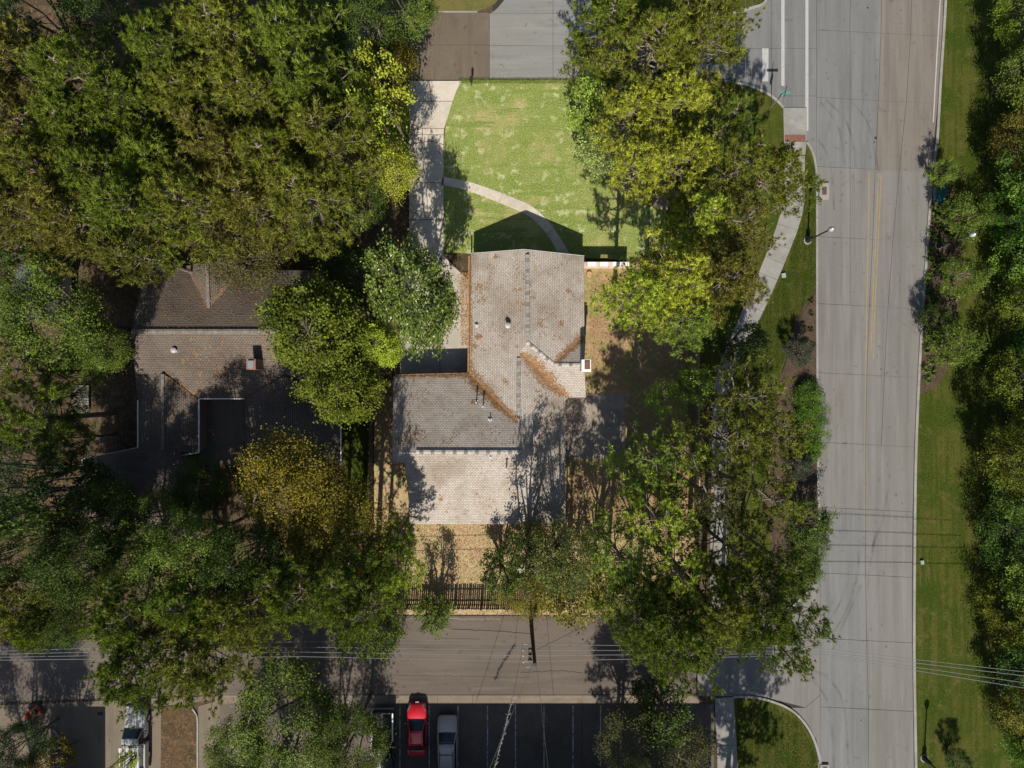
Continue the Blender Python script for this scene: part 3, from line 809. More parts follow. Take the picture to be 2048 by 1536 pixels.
# --- fallen pine needles on the roof
rngL = np.random.default_rng(5)
def needle_litter(name, label, spots, on_roof=True, zflat=0.06, ln=0.2, mat='needle_litter'):
    """spots: (px, py, spread_px, count)"""
    bvh = roof_bvh() if on_roof else None
    V, F = [], []
    for px, py, sp, cnt, *rest in spots:
        sy = rest[0] if rest else sp
        for _ in range(cnt):
            x = px + rngL.normal() * sp; y = py + rngL.normal() * sy
            if on_roof:
                w = P(x, y, 3.2)
                hit = bvh.ray_cast(Vector((w.x, w.y, 20)), Vector((0, 0, -1)))
                if hit[0] is None: continue
                p, n = hit[0], hit[1]
                if n.z < 0: n = -n
            else:
                p = P(x, y, zflat); n = Vector((0, 0, 1))
            a = rngL.uniform(0, 6.283)
            t = Vector((math.cos(a), math.sin(a), 0)); t = (t - n * t.dot(n)).normalized()
            s_ = n.cross(t)
            l = ln * rngL.uniform(0.6, 1.3); wd = ln * 0.14
            b = p + n * rngL.uniform(0.012, 0.05)
            k = len(V)
            V += [b - t * l / 2 - s_ * wd, b - t * l / 2 + s_ * wd, b + t * l / 2 + n * rngL.uniform(-0.005, 0.04)]
            F.append((k, k + 1, k + 2))
    me = arr_mesh(name, [tuple(v) for v in V], F, M[mat])
    return tag(obj(name, me), label, 'needles', kind='stuff')
rngA = random.Random(9)
def along(pts, sp, per):
    out = []
    for (x0, y0, k0), (x1, y1, k1) in zip(pts, pts[1:]):
        n = max(2, int(math.dist((x0, y0), (x1, y1)) / 3))
        for i in range(n):
            t = i / n
            k = k0 + (k1 - k0) * t
            j = rngA.uniform(0.5, 1.5)
            out.append((x0 + (x1 - x0) * t + rngA.gauss(0, sp * 0.35), y0 + (y1 - y0) * t + rngA.gauss(0, sp * 0.35), sp * k * (0.7 + 0.5 * j), max(1, int(per * k * 0.42 * j))))
    return out
needle_litter('pine_needles', 'band of orange pine needles in the long valley of the lower left wing roof', along([(936, 746, 1.3), (960, 772, 1.5), (985, 797, 1.0), (1012, 822, 0.9), (1033, 842, 0.6)], 4.0, 75))
needle_litter('pine_needles', 'band of orange pine needles in the valley left of the white chimney', along([(1043, 708, 0.5), (1075, 738, 1.5), (1100, 765, 1.5), (1120, 782, 1.0), (1134, 793, 0.7)], 4.2, 75))
needle_litter('pine_needles', 'orange pine needles in the short valley above the white chimney', along([(1111, 724, 0.6), (1135, 703, 1.1), (1167, 674, 0.9)], 3.6, 60))
needle_litter('pine_needles', 'orange pine needles lining the left gutter of the pale main roof', along([(940.5, 530, 0.4), (940.5, 600, 0.5), (940, 690, 0.6), (941, 745, 0.9)], 2.5, 22) + along([(800, 753, 0.5), (870, 752, 0.6), (935, 751, 0.9)], 2.5, 30))
sp = [(a + rngA.uniform(-2, 2), b, c * rngA.uniform(0.9, 1.9), int(n * 0.6), c * rngA.uniform(0.5, 1.3)) for a, b, c, n, *_ in [(993, 515, 3, 40), (958, 571, 4, 70), (966, 598, 3, 40), (1033, 582, 3, 30), (1047, 611, 3, 25), (957, 672, 5, 90), (950, 692, 4, 60), (1081, 649, 3, 35), (1121, 647, 3.5, 50), (1139, 581, 3, 40), (1012, 762, 3, 40), (1058, 572, 2.5, 20), (951, 806, 3.5, 70, 2.5), (880, 997, 3.5, 45), (958, 992, 4, 20), (932, 1027, 4, 15), (1067, 600, 4, 15), (1112, 678, 3, 20), (970, 700, 4, 18), (1000, 690, 6, 18), (1085, 838, 3, 25), (1080, 780, 4, 15), (830, 870, 9, 120), (802, 880, 6, 120), (1110, 930, 10, 60)]] + [(945 + rngA.uniform(0, 215), 520 + rngA.uniform(0, 180), 7, 7) for _ in range(30)] + [(800 + rngA.uniform(0, 300), 770 + rngA.uniform(0, 260), 9, 7) for _ in range(34)]
needle_litter('pine_needles', 'small scattered clumps of orange pine needles on the pale roof slopes', sp)

# ---- the neighbour's house on the left
nb = base('house', P(430, 760, 0))
tag(nb, 'dark brown shingled house left of the driveway, half hidden by trees', 'house')
SO = M['shingle_old']
slope(nb, [(290, 540, 2.4), (672, 541, 2.4), (668, 663, 4.6), (262, 663, 4.6)], SO)
slope(nb, [(262, 663, 4.6), (668, 663, 4.6), (681, 797, 2.4), (490, 797, 2.4), (398, 797, 2.4), (275, 797, 2.4)], SO)
slope(nb, [(413, 522, 4.05), (372, 532, 2.75), (417, 618, 3.92)], SO)
slope(nb, [(413, 522, 4.05), (417, 618, 3.92), (492, 534, 2.75)], SO)
slope(nb, [(325, 745, 3.45), (275, 790, 2.42), (275, 897, 2.4), (325, 897, 3.45)], SO)
slope(nb, [(325, 745, 3.45), (398, 799, 2.42), (398, 905, 2.4), (325, 905, 3.45)], SO)
slope(nb, [(165, 917, 2.4), (275, 895, 2.41), (325, 897, 3.44), (360, 905, 3.0), (395, 985, 3.5), (172, 985, 3.5)], SO)
slope(nb, [(172, 985, 3.5), (395, 985, 3.5), (400, 1080, 2.2), (178, 1080, 2.2)], SO)
slope(nb, [(490, 797, 2.42), (568, 752, 3.5), (568, 925, 3.5), (490, 925, 2.4)], SO)
slope(nb, [(568, 752, 3.5), (681, 799, 2.42), (682, 925, 2.4), (568, 925, 3.5)], SO)
ridge_caps(nb, (264, 662.5, 4.64), (668, 662.5, 4.64), M['cap_old'], 0.4, 0.42)
ridge_caps(nb, (413.3, 524, 4.09), (417, 616, 3.96), M['cap_old'], 0.3, 0.42)
ridge_caps(nb, (325, 748, 3.49), (325, 900, 3.49), M['cap_old'], 0.3, 0.42)
prism_part('wall', [(300, 552), (660, 552), (668, 915), (500, 915), (500, 790), (390, 790), (390, 900), (350, 915), (380, 1065), (190, 1065), (178, 925), (284, 888), (284, 800)], 0, 2.0, BR, nb, 2.3)
for a, b in (((276, 800, 2.42), (276, 896, 2.42)), ((276, 896, 2.42), (165, 918, 2.42)), ((165, 918, 2.42), (171, 985, 2.9)), ((398, 798, 2.43), (398, 905, 2.42)), ((398, 797.5, 2.43), (489, 797.5, 2.43)), ((681, 800, 2.42), (682, 925, 2.42)), ((398, 905, 2.42), (354, 912, 2.42)), ((354, 912, 2.42), (359, 940, 2.42))):
    bar_part('gutter', P(*a), P(*b), 0.10, 0.10, M['white'], nb)
nch = prism_part('chimney', [(493, 718), (511, 718), (511, 739), (493, 739)], 1.5, 5.3, BR, nb)
c1 = P(502, 728.5, 5.34)
o = obj2('chimney_cap', MB().box((c1.x, c1.y, 5.36), (0.5, 0.6, 0.14)).mesh('chimney_cap', M['steel']), nch)
o.matrix_parent_inverse = Matrix.Identity(4)
roof_pipe(nb, 351, 701, 3.95, 0.3, 0.12, True)
needle_litter('pine_needles', 'orange pine needles in the roof valleys of the dark brown house', along([(378, 540, 0.6), (417, 617, 0.5)], 2.6, 22) + along([(417, 617, 0.5), (485, 542, 0.6)], 2.6, 22) + along([(330, 752, 0.4), (396, 797, 0.7)], 2.6, 22))
lt = [(330 + i * 9.0, 560 + (i * 37) % 95, 14, 26) for i in range(24)] + [(380 + (i * 53) % 260, 680 + (i * 31) % 110, 16, 24) for i in range(22)]
needle_litter('pine_needles', 'scattered orange pine needles all over the dark brown roof', lt)
# third house, far left, mostly under trees
fh = base('house', P(60, 560, 0))
tag(fh, 'grey-roofed house with white trim under the trees at the far left', 'house')
GR = surf('grey_roof', (0.11, 0.12, 0.125), [(2, (0.08, 0.085, 0.09), 0.45, 0.6)], 0.9)
slope(fh, [(42, 496, 2.5), (81, 508, 3.7), (81, 640, 3.7), (10, 640, 2.5)], GR)
slope(fh, [(81, 508, 3.7), (116, 521, 2.5), (116, 640, 2.5), (81, 640, 3.7)], GR)
prism_part('wall', [(50, 510), (108, 528), (108, 635), (25, 635)], 0, 2.4, M['siding'], fh, 2.4)
bar_part('trim', P(42, 495.5, 2.5), P(81, 507.5, 3.72), 0.14, 0.12, M['siding'], fh)
ridge_caps(fh, (81, 510, 3.73), (81, 638, 3.73), M['cap_pale'], 0.26, 0.4)

# buildings just below the picture, whose straight shadow covers the parking lot
def block(name, label, x0, x1, yedge_px, h, mat, nwin):
    """a flat-roofed block whose shadow edge falls on the ground at picture row yedge_px"""
    ye = P(0, yedge_px).y - h / math.tan(R_(SUN_EL)) * math.cos(R_(SUN_AZ))
    dx = h / math.tan(R_(SUN_EL)) * math.sin(R_(SUN_AZ))
    xa, xb = P(x0, 0).x - dx, P(x1, 0).x - dx
    b = empty(name, ((xa + xb) / 2, ye - 6, 0))
    tag(b, label, 'building')
    w = xb - xa
    MB().box((0, 0, h / 2 - 0.15), (w, 12, h - 0.3)).build('wall', mat, b)
    MB().box((0, 0, h - 0.15 - 0.0), (w + 0.2, 12.2, 0.3)).build('parapet', M['siding'], b)
    for k in range(nwin):
        f = MB().box((-w / 2 + (k + 0.5) * w / nwin, 6.02, 1.8), (1.6, 0.1, 1.5)).build('window', M['white'], b)
        MB().box((-w / 2 + (k + 0.5) * w / nwin, 6.08, 1.8), (1.4, 0.04, 1.3)).build('pane', M['glass_dark'], f)
    return b
block('apartment_building', 'long pale building beyond the lower edge, shading the parking lot', 772, 1420, 1407, 6.5, M['siding'], 12)
block('apartment_building', 'small pale building beyond the lower left corner, shading the tan driveway', 105, 209, 1414, 6.0, M['siding'], 2)

# ------------------------------------------------------------------ fences and walls
def fence(name, label, a, b, h, mat, spacing=0.19, wd=0.14, solid=0.0, post_mat=None, rails=(0.4, 1.4), missing=0):
    a, b = P(*a), P(*b)
    d = b - a; L_ = d.length; n = int(L_ / spacing)
    root = empty(name, a, math.atan2(d.y, d.x))
    tag(root, label, 'fence')
    r = random.Random(len(label))
    pm = MB().add([(-wd / 2, -.012, 0), (wd / 2, -.012, 0), (wd / 2, .012, 0), (-wd / 2, .012, 0), (-wd / 2, -.012, h - .05), (wd / 2, -.012, h - .05), (wd / 2, .012, h - .05), (-wd / 2, .012, h - .05), (0, -.012, h), (0, .012, h)],
                  [(0, 1, 5, 8, 4), (3, 7, 9, 6, 2), (0, 4, 7, 3), (1, 2, 6, 5), (4, 8, 9, 7), (5, 6, 9, 8)]).mesh('picket', mat)
    for i in range(n):
        o = bpy.data.objects.new('picket', pm)
        o.location = ((i + 0.5) * spacing + r.uniform(-.012, .012), 0.03, 0.02)
        o.rotation_euler = (r.uniform(-.02, .02), r.uniform(-.02, .02), 0)
        o.scale = (1, 1, r.uniform(0.96, 1.02))
        COL.objects.link(o); o.parent = root
    for z in rails:
        MB().box((L_ / 2, -0.02, z * h / 1.8), (L_, 0.06, 0.09)).build('rail', mat, root)
    pmesh = MB().box((0, -0.07, h * 0.5), (0.1, 0.1, h)).mesh('post', post_mat or mat)
    for i in range(int(L_ / 2.4) + 1):
        o = bpy.data.objects.new('post', pmesh); o.location = (min(i * 2.4, L_), 0, 0); COL.objects.link(o); o.parent = root
    return root
fence('picket_fence', 'brown wooden picket fence between the dry yard and the lower street', (752, 1207), (1396, 1208), 1.75, M['fence_wood'], 0.185, 0.142)
fence('picket_fence', 'dark wooden fence along the left side of the pale house', (745.5, 794), (744.5, 1205), 1.75, M['fence_wood'], 0.19, 0.175)
fence('picket_fence', 'silvered wooden fence between the right side yard and the footpath', (1392, 1206), (1384, 690), 1.75, M['grey_wood'], 0.19, 0.16)
fence('picket_fence', 'short fence panel closing the gap left of the pale house', (750, 792), (787, 792), 1.7, M['grey_wood'], 0.19, 0.15, missing=1)
# low brick garden wall right of the house front
gw = base('garden_wall', P(1208, 528, 0))
tag(gw, 'low pale brick garden wall with an open lattice, right of the house front', 'wall')
def wbox(name, x0, x1, y0, y1, z0, z1, mat, parent):
    a, b = P(x0, y1, 0), P(x1, y0, 0)
    m = MB().box(((a.x + b.x) / 2, (a.y + b.y) / 2, (z0 + z1) / 2), (b.x - a.x, b.y - a.y, z1 - z0)).mesh(name, mat)
    return obj2(name, m, parent)
PB = surf('pale_brick', (0.55, 0.44, 0.37), [(5, (0.40, 0.27, 0.21), 0.45, 0.62), (1.2, (0.66, 0.60, 0.55), 0.5, 0.68)], 0.9)
wbox('wall_face', 1164, 1200, 532, 537, 0, 1.6, PB, gw); wbox('wall_face', 1214, 1252, 532, 537, 0, 1.6, PB, gw)
wbox('wall_face', 1200, 1214, 532, 537, 0, 0.75, PB, gw); wbox('wall_face', 1200, 1214, 532, 537, 1.25, 1.6, PB, gw)
for i in range(5):
    wbox('lattice_bar', 1202 + i * 2.6, 1202.7 + i * 2.6, 533.5, 535, 0.75, 1.25, M['dark_metal'], gw)
for i in range(11):
    wbox('coping_brick', 1163 + i * 8.1, 1163 + i * 8.1 + 7.9, 530.5, 538.5, 1.6, 1.69, M['white'] if i % 3 else PB, gw)
# planks of an old deck under the right pines
dk = empty('plank_deck', P(1322, 388, 0.0), R_(-38))
tag(dk, 'weathered plank deck lying under the golden pines right of the lawn', 'deck')
for i in range(9):
    MB().box((0, -1.05 + i * 0.26, 0.22), (2.5 + 0.2 * math.sin(i * 2.1), 0.22, 0.05)).build('plank', M['deck_wood'], dk)
for x in (-0.9, 0.9):
    MB().box((x, 0, 0.10), (0.1, 2.2, 0.19)).build('joist', M['fence_wood'], dk)
sd_ = empty('slat_deck', P(167, 798, 0))
tag(sd_, 'dark slatted wooden deck in the shade left of the brown house', 'deck')
for i in range(11):
    MB().box((0, -1.15 + i * 0.23, 0.3), (1.35, 0.18, 0.05)).build('slat', M['grey_wood'], sd_)
for x in (-0.5, 0.5):
    MB().box((x, 0, 0.14), (0.1, 2.5, 0.26)).build('joist', M['fence_wood'], sd_)
st = MB().lathe((0, 0, 0), [(0.30, 0), (0.25, 0.12), (0.24, 0.26), (0.235, 0.28)], 14).build('tree_stump', M['stump']); st.location = P(1178, 549, 0)
tag(st, 'pale cut tree stump beside the right side of the house', 'stump')
# dark bench box in the back yard
bx_ = empty('storage_box', P(1036, 1134, 0)); tag(bx_, 'dark storage box in the dry back yard beside the small oak', 'box')
MB().box((0, 0, 0.33), (1.0, 0.6, 0.66)).build('body', M['dark_metal'], bx_); MB().box((0, 0, 0.70), (1.08, 0.68, 0.07)).build('lid', M['siding'], bx_)

# ------------------------------------------------------------------ street furniture
def lamp(label, px, py, h=4.55):
    t = empty('street_lamp', P(px, py, ZG)); tag(t, label, 'street lamp', 'green post-top lamps along the road')
    MB().lathe((0, 0, 0), [(0.36, 0), (0.36, 0.06), (0.30, 0.08)], 24).build('footing', M['kerb'], t)
    MB().lathe((0, 0, 0.08), [(0.27, 0), (0.27, 0.12), (0.20, 0.3), (0.20, 0.75), (0.11, 0.9), (0.075, 1.1), (0.065, h - 0.45), (0.12, h - 0.4), (0.14, h - 0.3)], 16).build('post', LAMP, t, smooth=False)
    MB().lathe((0, 0, h - 0.22), [(0.14, 0), (0.21, 0.12), (0.22, 0.30), (0.20, 0.42), (0.16, 0.5)], 16).build('globe', M['globe'], t, smooth=True)
    MB().lathe((0, 0, h + 0.28), [(0.17, 0), (0.12, 0.06), (0.03, 0.12)], 14).build('finial', M['steel'], t)
LAMP = plain('dark_green_post_paint', (0.012, 0.022, 0.020), 0.4)
lamp('dark post lamp in the grass between the footpath and the road', 1615, 481)
lamp('dark post lamp in the shrub bed on the right side of the road', 1877, 491)
lamp('dark post lamp in the grass at the bottom right', 1848, 1516)

ss = empty('street_sign', P(1541.4, 214.5, ZG), 0); tag(ss, 'street corner sign post with a stop sign and crossed teal name blades', 'sign')
MB().tube([(0, 0, 0), (0, 0, 3.25)], 0.035, 8).build('post', M['steel'], ss)
RED = plain('sign_red', (0.35, 0.02, 0.03), 0.45)
oc = [(0.38 * math.cos(R_(22.5 + 45 * k)), 0.38 * math.sin(R_(22.5 + 45 * k))) for k in range(8)]
def plate(name, pts, thick, mat, parent, z, rz, off=0.05):
    ca, sa = math.cos(rz), math.sin(rz)
    vs_ = []
    for y in (off, off + thick):
        vs_ += [(x * ca - y * sa, x * sa + y * ca, z + zz) for x, zz in pts]
    n = len(pts)
    return MB().add(vs_, [tuple(range(n)), tuple(reversed(range(n, 2 * n)))] + [(i, n + i, n + (i + 1) % n, (i + 1) % n) for i in range(n)]).build(name, mat, parent)
plate('stop_plate', oc, 0.01, RED, ss, 2.35, R_(65))
plate('stop_border', [(x * 1.05, y * 1.05) for x, y in oc], 0.008, M['white'], ss, 2.35, R_(65), 0.042)
TEAL2 = plain('sign_teal', (0.02, 0.30, 0.26), 0.4)
plate('name_blade', [(-0.5, -0.12), (0.5, -0.12), (0.5, 0.12), (-0.5, 0.12)], 0.012, TEAL2, ss, 3.12, R_(0), -0.01)
plate('name_blade', [(-0.5, -0.12), (0.5, -0.12), (0.5, 0.12), (-0.5, 0.12)], 0.012, TEAL2, ss, 3.38, R_(78), -0.01)

mbx = empty('mailbox', P(943.5, 170, ZG)); tag(mbx, 'black mailbox on a post at the edge of the lawn', 'mailbox')
MB().box((0, 0, 0.5), (0.1, 0.1, 1.0)).build('post', M['dark_metal'], mbx)
m = MB()
sec = [(-0.10, 0), (-0.10, 0.12), (-0.07, 0.19), (0, 0.22), (0.07, 0.19), (0.10, 0.12), (0.10, 0)]
m.add([(x, -0.25, 1.0 + z) for x, z in sec] + [(x, 0.28, 1.0 + z) for x, z in sec], [tuple(range(7)), tuple(reversed(range(7, 14)))] + [(i, 7 + i, 7 + (i + 1) % 7, (i + 1) % 7) for i in range(7)])
m.build('box', M['dark_metal'], mbx)
MB().box((0.11, 0.05, 1.17), (0.015, 0.03, 0.16)).build('flag', RED, mbx)
for lab, px, py, sx, sy in (('pale green utility box in the grass beside the footpath', 1566.5, 551, 0.38, 0.42), ('pale green utility box in the grass strip right of the road', 1843, 1124, 0.30, 0.38)):
    u = empty('utility_box', P(px, py, ZG), R_(8)); tag(u, lab, 'utility box')
    MB().box((0, 0, 0.08), (sx, sy, 0.16)).build('body', M['green_box'], u, bevel=0.02)
    MB().box((0, 0, 0.175), (sx * 0.92, sy * 0.92, 0.03)).build('lid', M['green_box'], u, bevel=0.01)
# storm drain inlets
def inlet(label, px, py, w, l, side, lid):
    t = empty('storm_inlet', P(px, py, 0)); tag(t, label, 'storm drain')
    MB().box((side * 0.3, 0, 0.11), (w, l * 0.62, 0.20)).build('cover_slab', lid, t, bevel=0.02)
    MB().box((side * 0.30, 0, 0.218), (0.42, l * 0.30, 0.012)).build('hatch', M['hatch'], t)
    MB().box((-side * 0.20, 0, ZR + 0.004), (0.55, l, 0.006)).build('apron', M['road_warm'], t)
    for s in (-1, 1):
        MB().box((-side * 0.20, s * l / 2, ZR + 0.006), (0.57, 0.05, 0.008)).build('joint', M['joint'], t)
    MB().box((-side * 0.48, 0, ZR + 0.006), (0.05, l, 0.008)).build('joint', M['joint'], t)
inlet('storm drain with a red-brown hatch at the left kerb of the road', 1640, 383, 0.9, 2.4, 1, M['kerb'])
inlet('storm drain with a teal lid at the right kerb of the road', 1866, 386, 0.7, 2.1, 1, M['kerb'])
tl = MB().box((0, 0, 0.14), (0.95, 1.9, 0.16)).build('ground_hatch', M['teal'], None, bevel=0.03); tl.location = P(1880, 385, ZG)
tag(tl, 'flat teal utility hatch in the shrub bed right of the road', 'hatch')
inlet('storm drain at the kerb in the bottom right corner of the lower junction', 1641, 1534, 0.8, 1.0, 1, M['kerb'])

# ------------------------------------------------------------------ utility pole and wires
pb = P(1062, 1239, 0)
up_ = empty('utility_pole', pb); tag(up_, 'brown wooden utility pole with side arms standing by the lower street', 'utility pole')
WOODP = surf('creosote_pole', (0.075, 0.052, 0.036), [((6, 6, 0.5), (0.04, 0.03, 0.022), 0.45, 0.6)], 0.9)
MB().tube([(0, 0, 0), (0, 0, 5), (0.02, 0, 10.0)], [0.19, 0.16, 0.135], 12).build('pole', WOODP, up_)
WZ = [5.9, 7.1, 8.2, 9.4]
for z in WZ:
    a_ = MB().tube([(0, 0.0, z - 0.1), (-0.85, 0.0, z)], 0.035, 6).build('arm', M['steel'], up_)
    MB().lathe((-0.85, 0, z), [(0.05, 0), (0.075, 0.04), (0.04, 0.07), (0.075, 0.11), (0.03, 0.17)], 10).build('insulator', M['steel'], a_)
for z, dx in ((7.0, -0.28), (8.0, -0.3), (9.0, -0.32)):
    MB().lathe((dx, -0.05, z - 0.25), [(0.13, 0), (0.15, 0.05), (0.15, 0.42), (0.1, 0.5)], 12).build('transformer', M['dark_metal'], up_)
MB().tube([(-0.1, 0, 9.85), (-0.35, -0.1, 10.1), (-0.65, -0.12, 10.15)], 0.03, 6).build('bracket', M['wire'], up_)
def wire(label, pts, r=0.022, sag=0.0, name='overhead_wire', mat=None):
    q = []
    for (a, b) in zip(pts, pts[1:]):
        a, b = P(*a), P(*b)
        n = 14
        for k in range(n + 1):
            t = k / n
            p = a.lerp(b, t); p.z -= sag * 4 * t * (1 - t)
            q.append(p)
    o = MB().tube(q, r, 5).build(name, mat or M['wire'])
    return tag(o, label, 'wire', 'power lines along the lower street')
ordn = ['first', 'second', 'third', 'fourth']
yl = [(1303, 1283, 1288), (1308, 1294, 1300), (1313, 1304, 1311), (1318, 1313, 1323)]
yr = [(1297, 1345), (1303, 1353), (1307, 1367), (1310, 1378)]
for i in range(4):
    z = WZ[i] + 0.18
    wire(ordn[i] + ' power line from the top, running left from the wooden pole', [(-150, yl[i][0] + 4, z), (600, yl[i][1], z - 0.5), (1043, yl[i][2], z)])
    wire(ordn[i] + ' power line from the top, running right from the wooden pole', [(1043, yl[i][2], z), (1640, yr[i][0], z - 0.6), (2060, yr[i][1], z + 0.6)])
for i, (x, nm) in enumerate(((1490, 'left'), (1503, 'right'))):
    w_ = wire(nm + ' one of two thin wires crossing above the upper street mouth', [(x + 2, -120, 7.5), (x, 280, 7.0)], 0.012)
    w_['group'] = 'thin wires over the upper street'
for i, (a, b) in enumerate((((1072, 1322, 9.5), (1108, 1640, 6.6)), ((1072, 1300, 8.8), (1300, 1195, 8.0)), ((1068, 1322, 9.3), (930, 1660, 6.4)))):
    tag(wire('', [a, b], 0.016, 0.2, 'service_wire', M['dark_metal']), ['thin service wire dropping from the pole towards the parking lot', 'thin service wire from the pole up towards the right trees', 'service wire from the pole towards the lower left building'][i], 'wire')
# dead vine climbing a slanting wire above the parking lot
rv = random.Random(3)
vm = MB()
ptsv = [P(1026, 1395, 3.2), P(1016, 1430, 3.8), P(1008, 1465, 4.4), P(998, 1500, 5.0), P(988, 1540, 5.6), P(978, 1590, 6.3)]
vm.tube(ptsv, 0.03, 5)
qv = smooth_line([tuple(p) for p in ptsv], 18)
for p in qv:
    for _ in range(2):
        a = rv.uniform(0, 6.28); l = rv.uniform(0.08, 0.30)
        e = (p[0] + math.cos(a) * l, p[1] + math.sin(a) * l * 0.8 + rv.uniform(-.1, .1), p[2] + rv.uniform(-0.3, 0.25))
        vm.tube([p, ((p[0] + e[0]) / 2 + rv.uniform(-.05, .05), (p[1] + e[1]) / 2, (p[2] + e[2]) / 2 + rv.uniform(-.05, .05)), e], [0.014, 0.011, 0.006], 3, cap=False)
vo = vm.build('dead_vine', surf('dead_vine_grey', (0.42, 0.41, 0.39), rough=0.9))
tag(vo, 'grey dead vine clinging to a slanting wire above the parking lot', 'vine')
wv = MB().tube([ptsv[0], P(1046, 1290, 6.4)], 0.014, 4).build('support_wire', M['dark_metal']); tag(wv, 'thin wire from the pole arm down to the dead vine', 'wire')

# ------------------------------------------------------------------ vehicles (local +Y is forward)
def loft(stations, n_side=4):
    """stations: (y, half width, z bottom, z top, crown) -> closed shell"""
    V, F = [], []
    rings = []
    for y, hw, z0, z1, cr in stations:
        h = z1 - z0
        half = [(hw * 0.90, z0), (hw * 0.985, z0 + 0.12 * h), (hw, z0 + 0.45 * h), (hw * 0.985, z0 + 0.74 * h), (hw * 0.94, z0 + 0.92 * h), (hw * 0.84, z1), (hw * 0.45, z1 + cr * 0.8), (0.0, z1 + cr)]
        ring = half + [(-x, z) for x, z in half[-2::-1]]
        rings.append([(x, y, z) for x, z in ring])
    k = len(rings[0])
    for r in rings: V += r
    for i in range(len(rings) - 1):
        for j in range(k - 1):
            F.append((i * k + j, i * k + j + 1, (i + 1) * k + j + 1, (i + 1) * k + j))
        F.append((i * k + k - 1, i * k, (i + 1) * k, (i + 1) * k + k - 1))
    F.append(tuple(range(k))[::-1]); F.append(tuple((len(rings) - 1) * k + j for j in range(k)))
    return V, F
def wheel(parent, x, y, r=0.33, w=0.22):
    m = MB(); s = 1 if x > 0 else -1
    n = 18
    prof = [(r * 0.6, -w / 2), (r * 0.93, -w / 2), (r, -w / 3), (r, w / 3), (r * 0.93, w / 2), (r * 0.6, w / 2)]
    V = []
    for rr, xx in prof:
        for k in range(n):
            a = 2 * math.pi * k / n
            V.append((x + xx, y + rr * math.cos(a), r + rr * math.sin(a)))
    F = []
    for i in range(len(prof) - 1):
        for k in range(n):
            F.append((i * n + k, i * n + (k + 1) % n, (i + 1) * n + (k + 1) % n, (i + 1) * n + k))
    m.add(V, F)
    wo = m.build('wheel', M['black'], parent)
    d = MB(); V = []
    for rr, xx in ((r * 0.62, w * 0.42), (r * 0.2, w * 0.34)):
        for k in range(n):
            a = 2 * math.pi * k / n
            V.append((x + s * xx, y + rr * math.cos(a), r + rr * math.sin(a)))
    d.add(V, [(k, (k + 1) % n, n + (k + 1) % n, n + k) for k in range(n)] + [tuple(range(n, 2 * n))])
    d.build('rim', M['steel'], wo)
def greenhouse(t, paint, yb0, yt0, yt1, yb1, hb, ht, zb, zt, roof_name='roof', curve=0.05):
    """glass house: rear base, rear top, front top, windscreen base"""
    def quad(name, pts, mat):
        return MB().add(pts, [(0, 1, 2, 3)]).build(name, mat, t)
    # windscreen, bowed forward
    m = MB(); n = 6; V = []
    for k in range(n + 1):
        u = -1 + 2 * k / n
        V.append((u * hb, yb1 + 0.12 * (1 - u * u), zb)); V.append((u * ht, yt1 + 0.06 * (1 - u * u), zt))
    m.add(V, [(2 * k, 2 * k + 2, 2 * k + 3, 2 * k + 1) for k in range(n)]); m.build('windscreen', M['glass_dark'], t, smooth=True)
    m = MB(); V = []
    for k in range(n + 1):
        u = -1 + 2 * k / n
        V.append((u * hb, yb0 - 0.08 * (1 - u * u), zb)); V.append((u * ht, yt0 - 0.04 * (1 - u * u), zt))
    m.add(V, [(2 * k + 2, 2 * k, 2 * k + 1, 2 * k + 3) for k in range(n)]); m.build('rear_window', M['glass_dark'], t, smooth=True)
    for s in (-1, 1):
        quad('side_window', [(s * hb, yb0, zb), (s * hb, yb1, zb), (s * ht, yt1, zt), (s * ht, yt0, zt)][::s], M['glass_dark'])
        MB().tube([(s * hb, yb1, zb), (s * ht, yt1, zt), (s * (ht + 0.01), (yt0 + yt1) / 2, zt + 0.02), (s * ht, yt0, zt), (s * hb, yb0, zb)], [0.05, 0.04, 0.045, 0.04, 0.06], 6).build('pillar', paint, t)
        MB().tube([(s * (hb + ht) / 2, (yb0 * 0.55 + yb1 * 0.45), (zb + zt) / 2 - 0.0), (s * ht, (yt0 * .5 + yt1 * .5), zt)], 0.04, 5).build('pillar', M['black'], t)
    # roof panel, gently domed
    m = MB(); V = []; nx, ny = 8, 6
    for j in range(ny + 1):
        for i in range(nx + 1):
            u = -1 + 2 * i / nx; v = j / ny
            V.append((u * (ht + 0.01), yt0 + (yt1 - yt0) * v + 0.06 * (1 - u * u) * (1 if j == ny else (-0.6 if j == 0 else 0)), zt + curve * (1 - u ** 4) * (0.55 + 0.45 * math.sin(math.pi * v))))
    m.add(V, [(j * (nx + 1) + i, j * (nx + 1) + i + 1, (j + 1) * (nx + 1) + i + 1, (j + 1) * (nx + 1) + i) for j in range(ny) for i in range(nx)])
    o = m.build(roof_name, paint, t, smooth=True)
    sd = o.modifiers.new('t', 'SOLIDIFY'); sd.thickness = 0.03; sd.offset = 0
    return o
def body(t, paint, stations, name='body'):
    m = MB(); V, F = loft(stations); m.add(V, F)
    o = m.build(name, paint, t, smooth=True)
    b = o.modifiers.new('sub', 'SUBSURF'); b.levels = 1; b.render_levels = 2
    return o
def mirrors(t, x, y, z, mat):
    for s in (-1, 1):
        MB().box((s * (x + 0.09), y, z), (0.2, 0.1, 0.13), taper=0.85).build('mirror', mat, t, bevel=0.02)

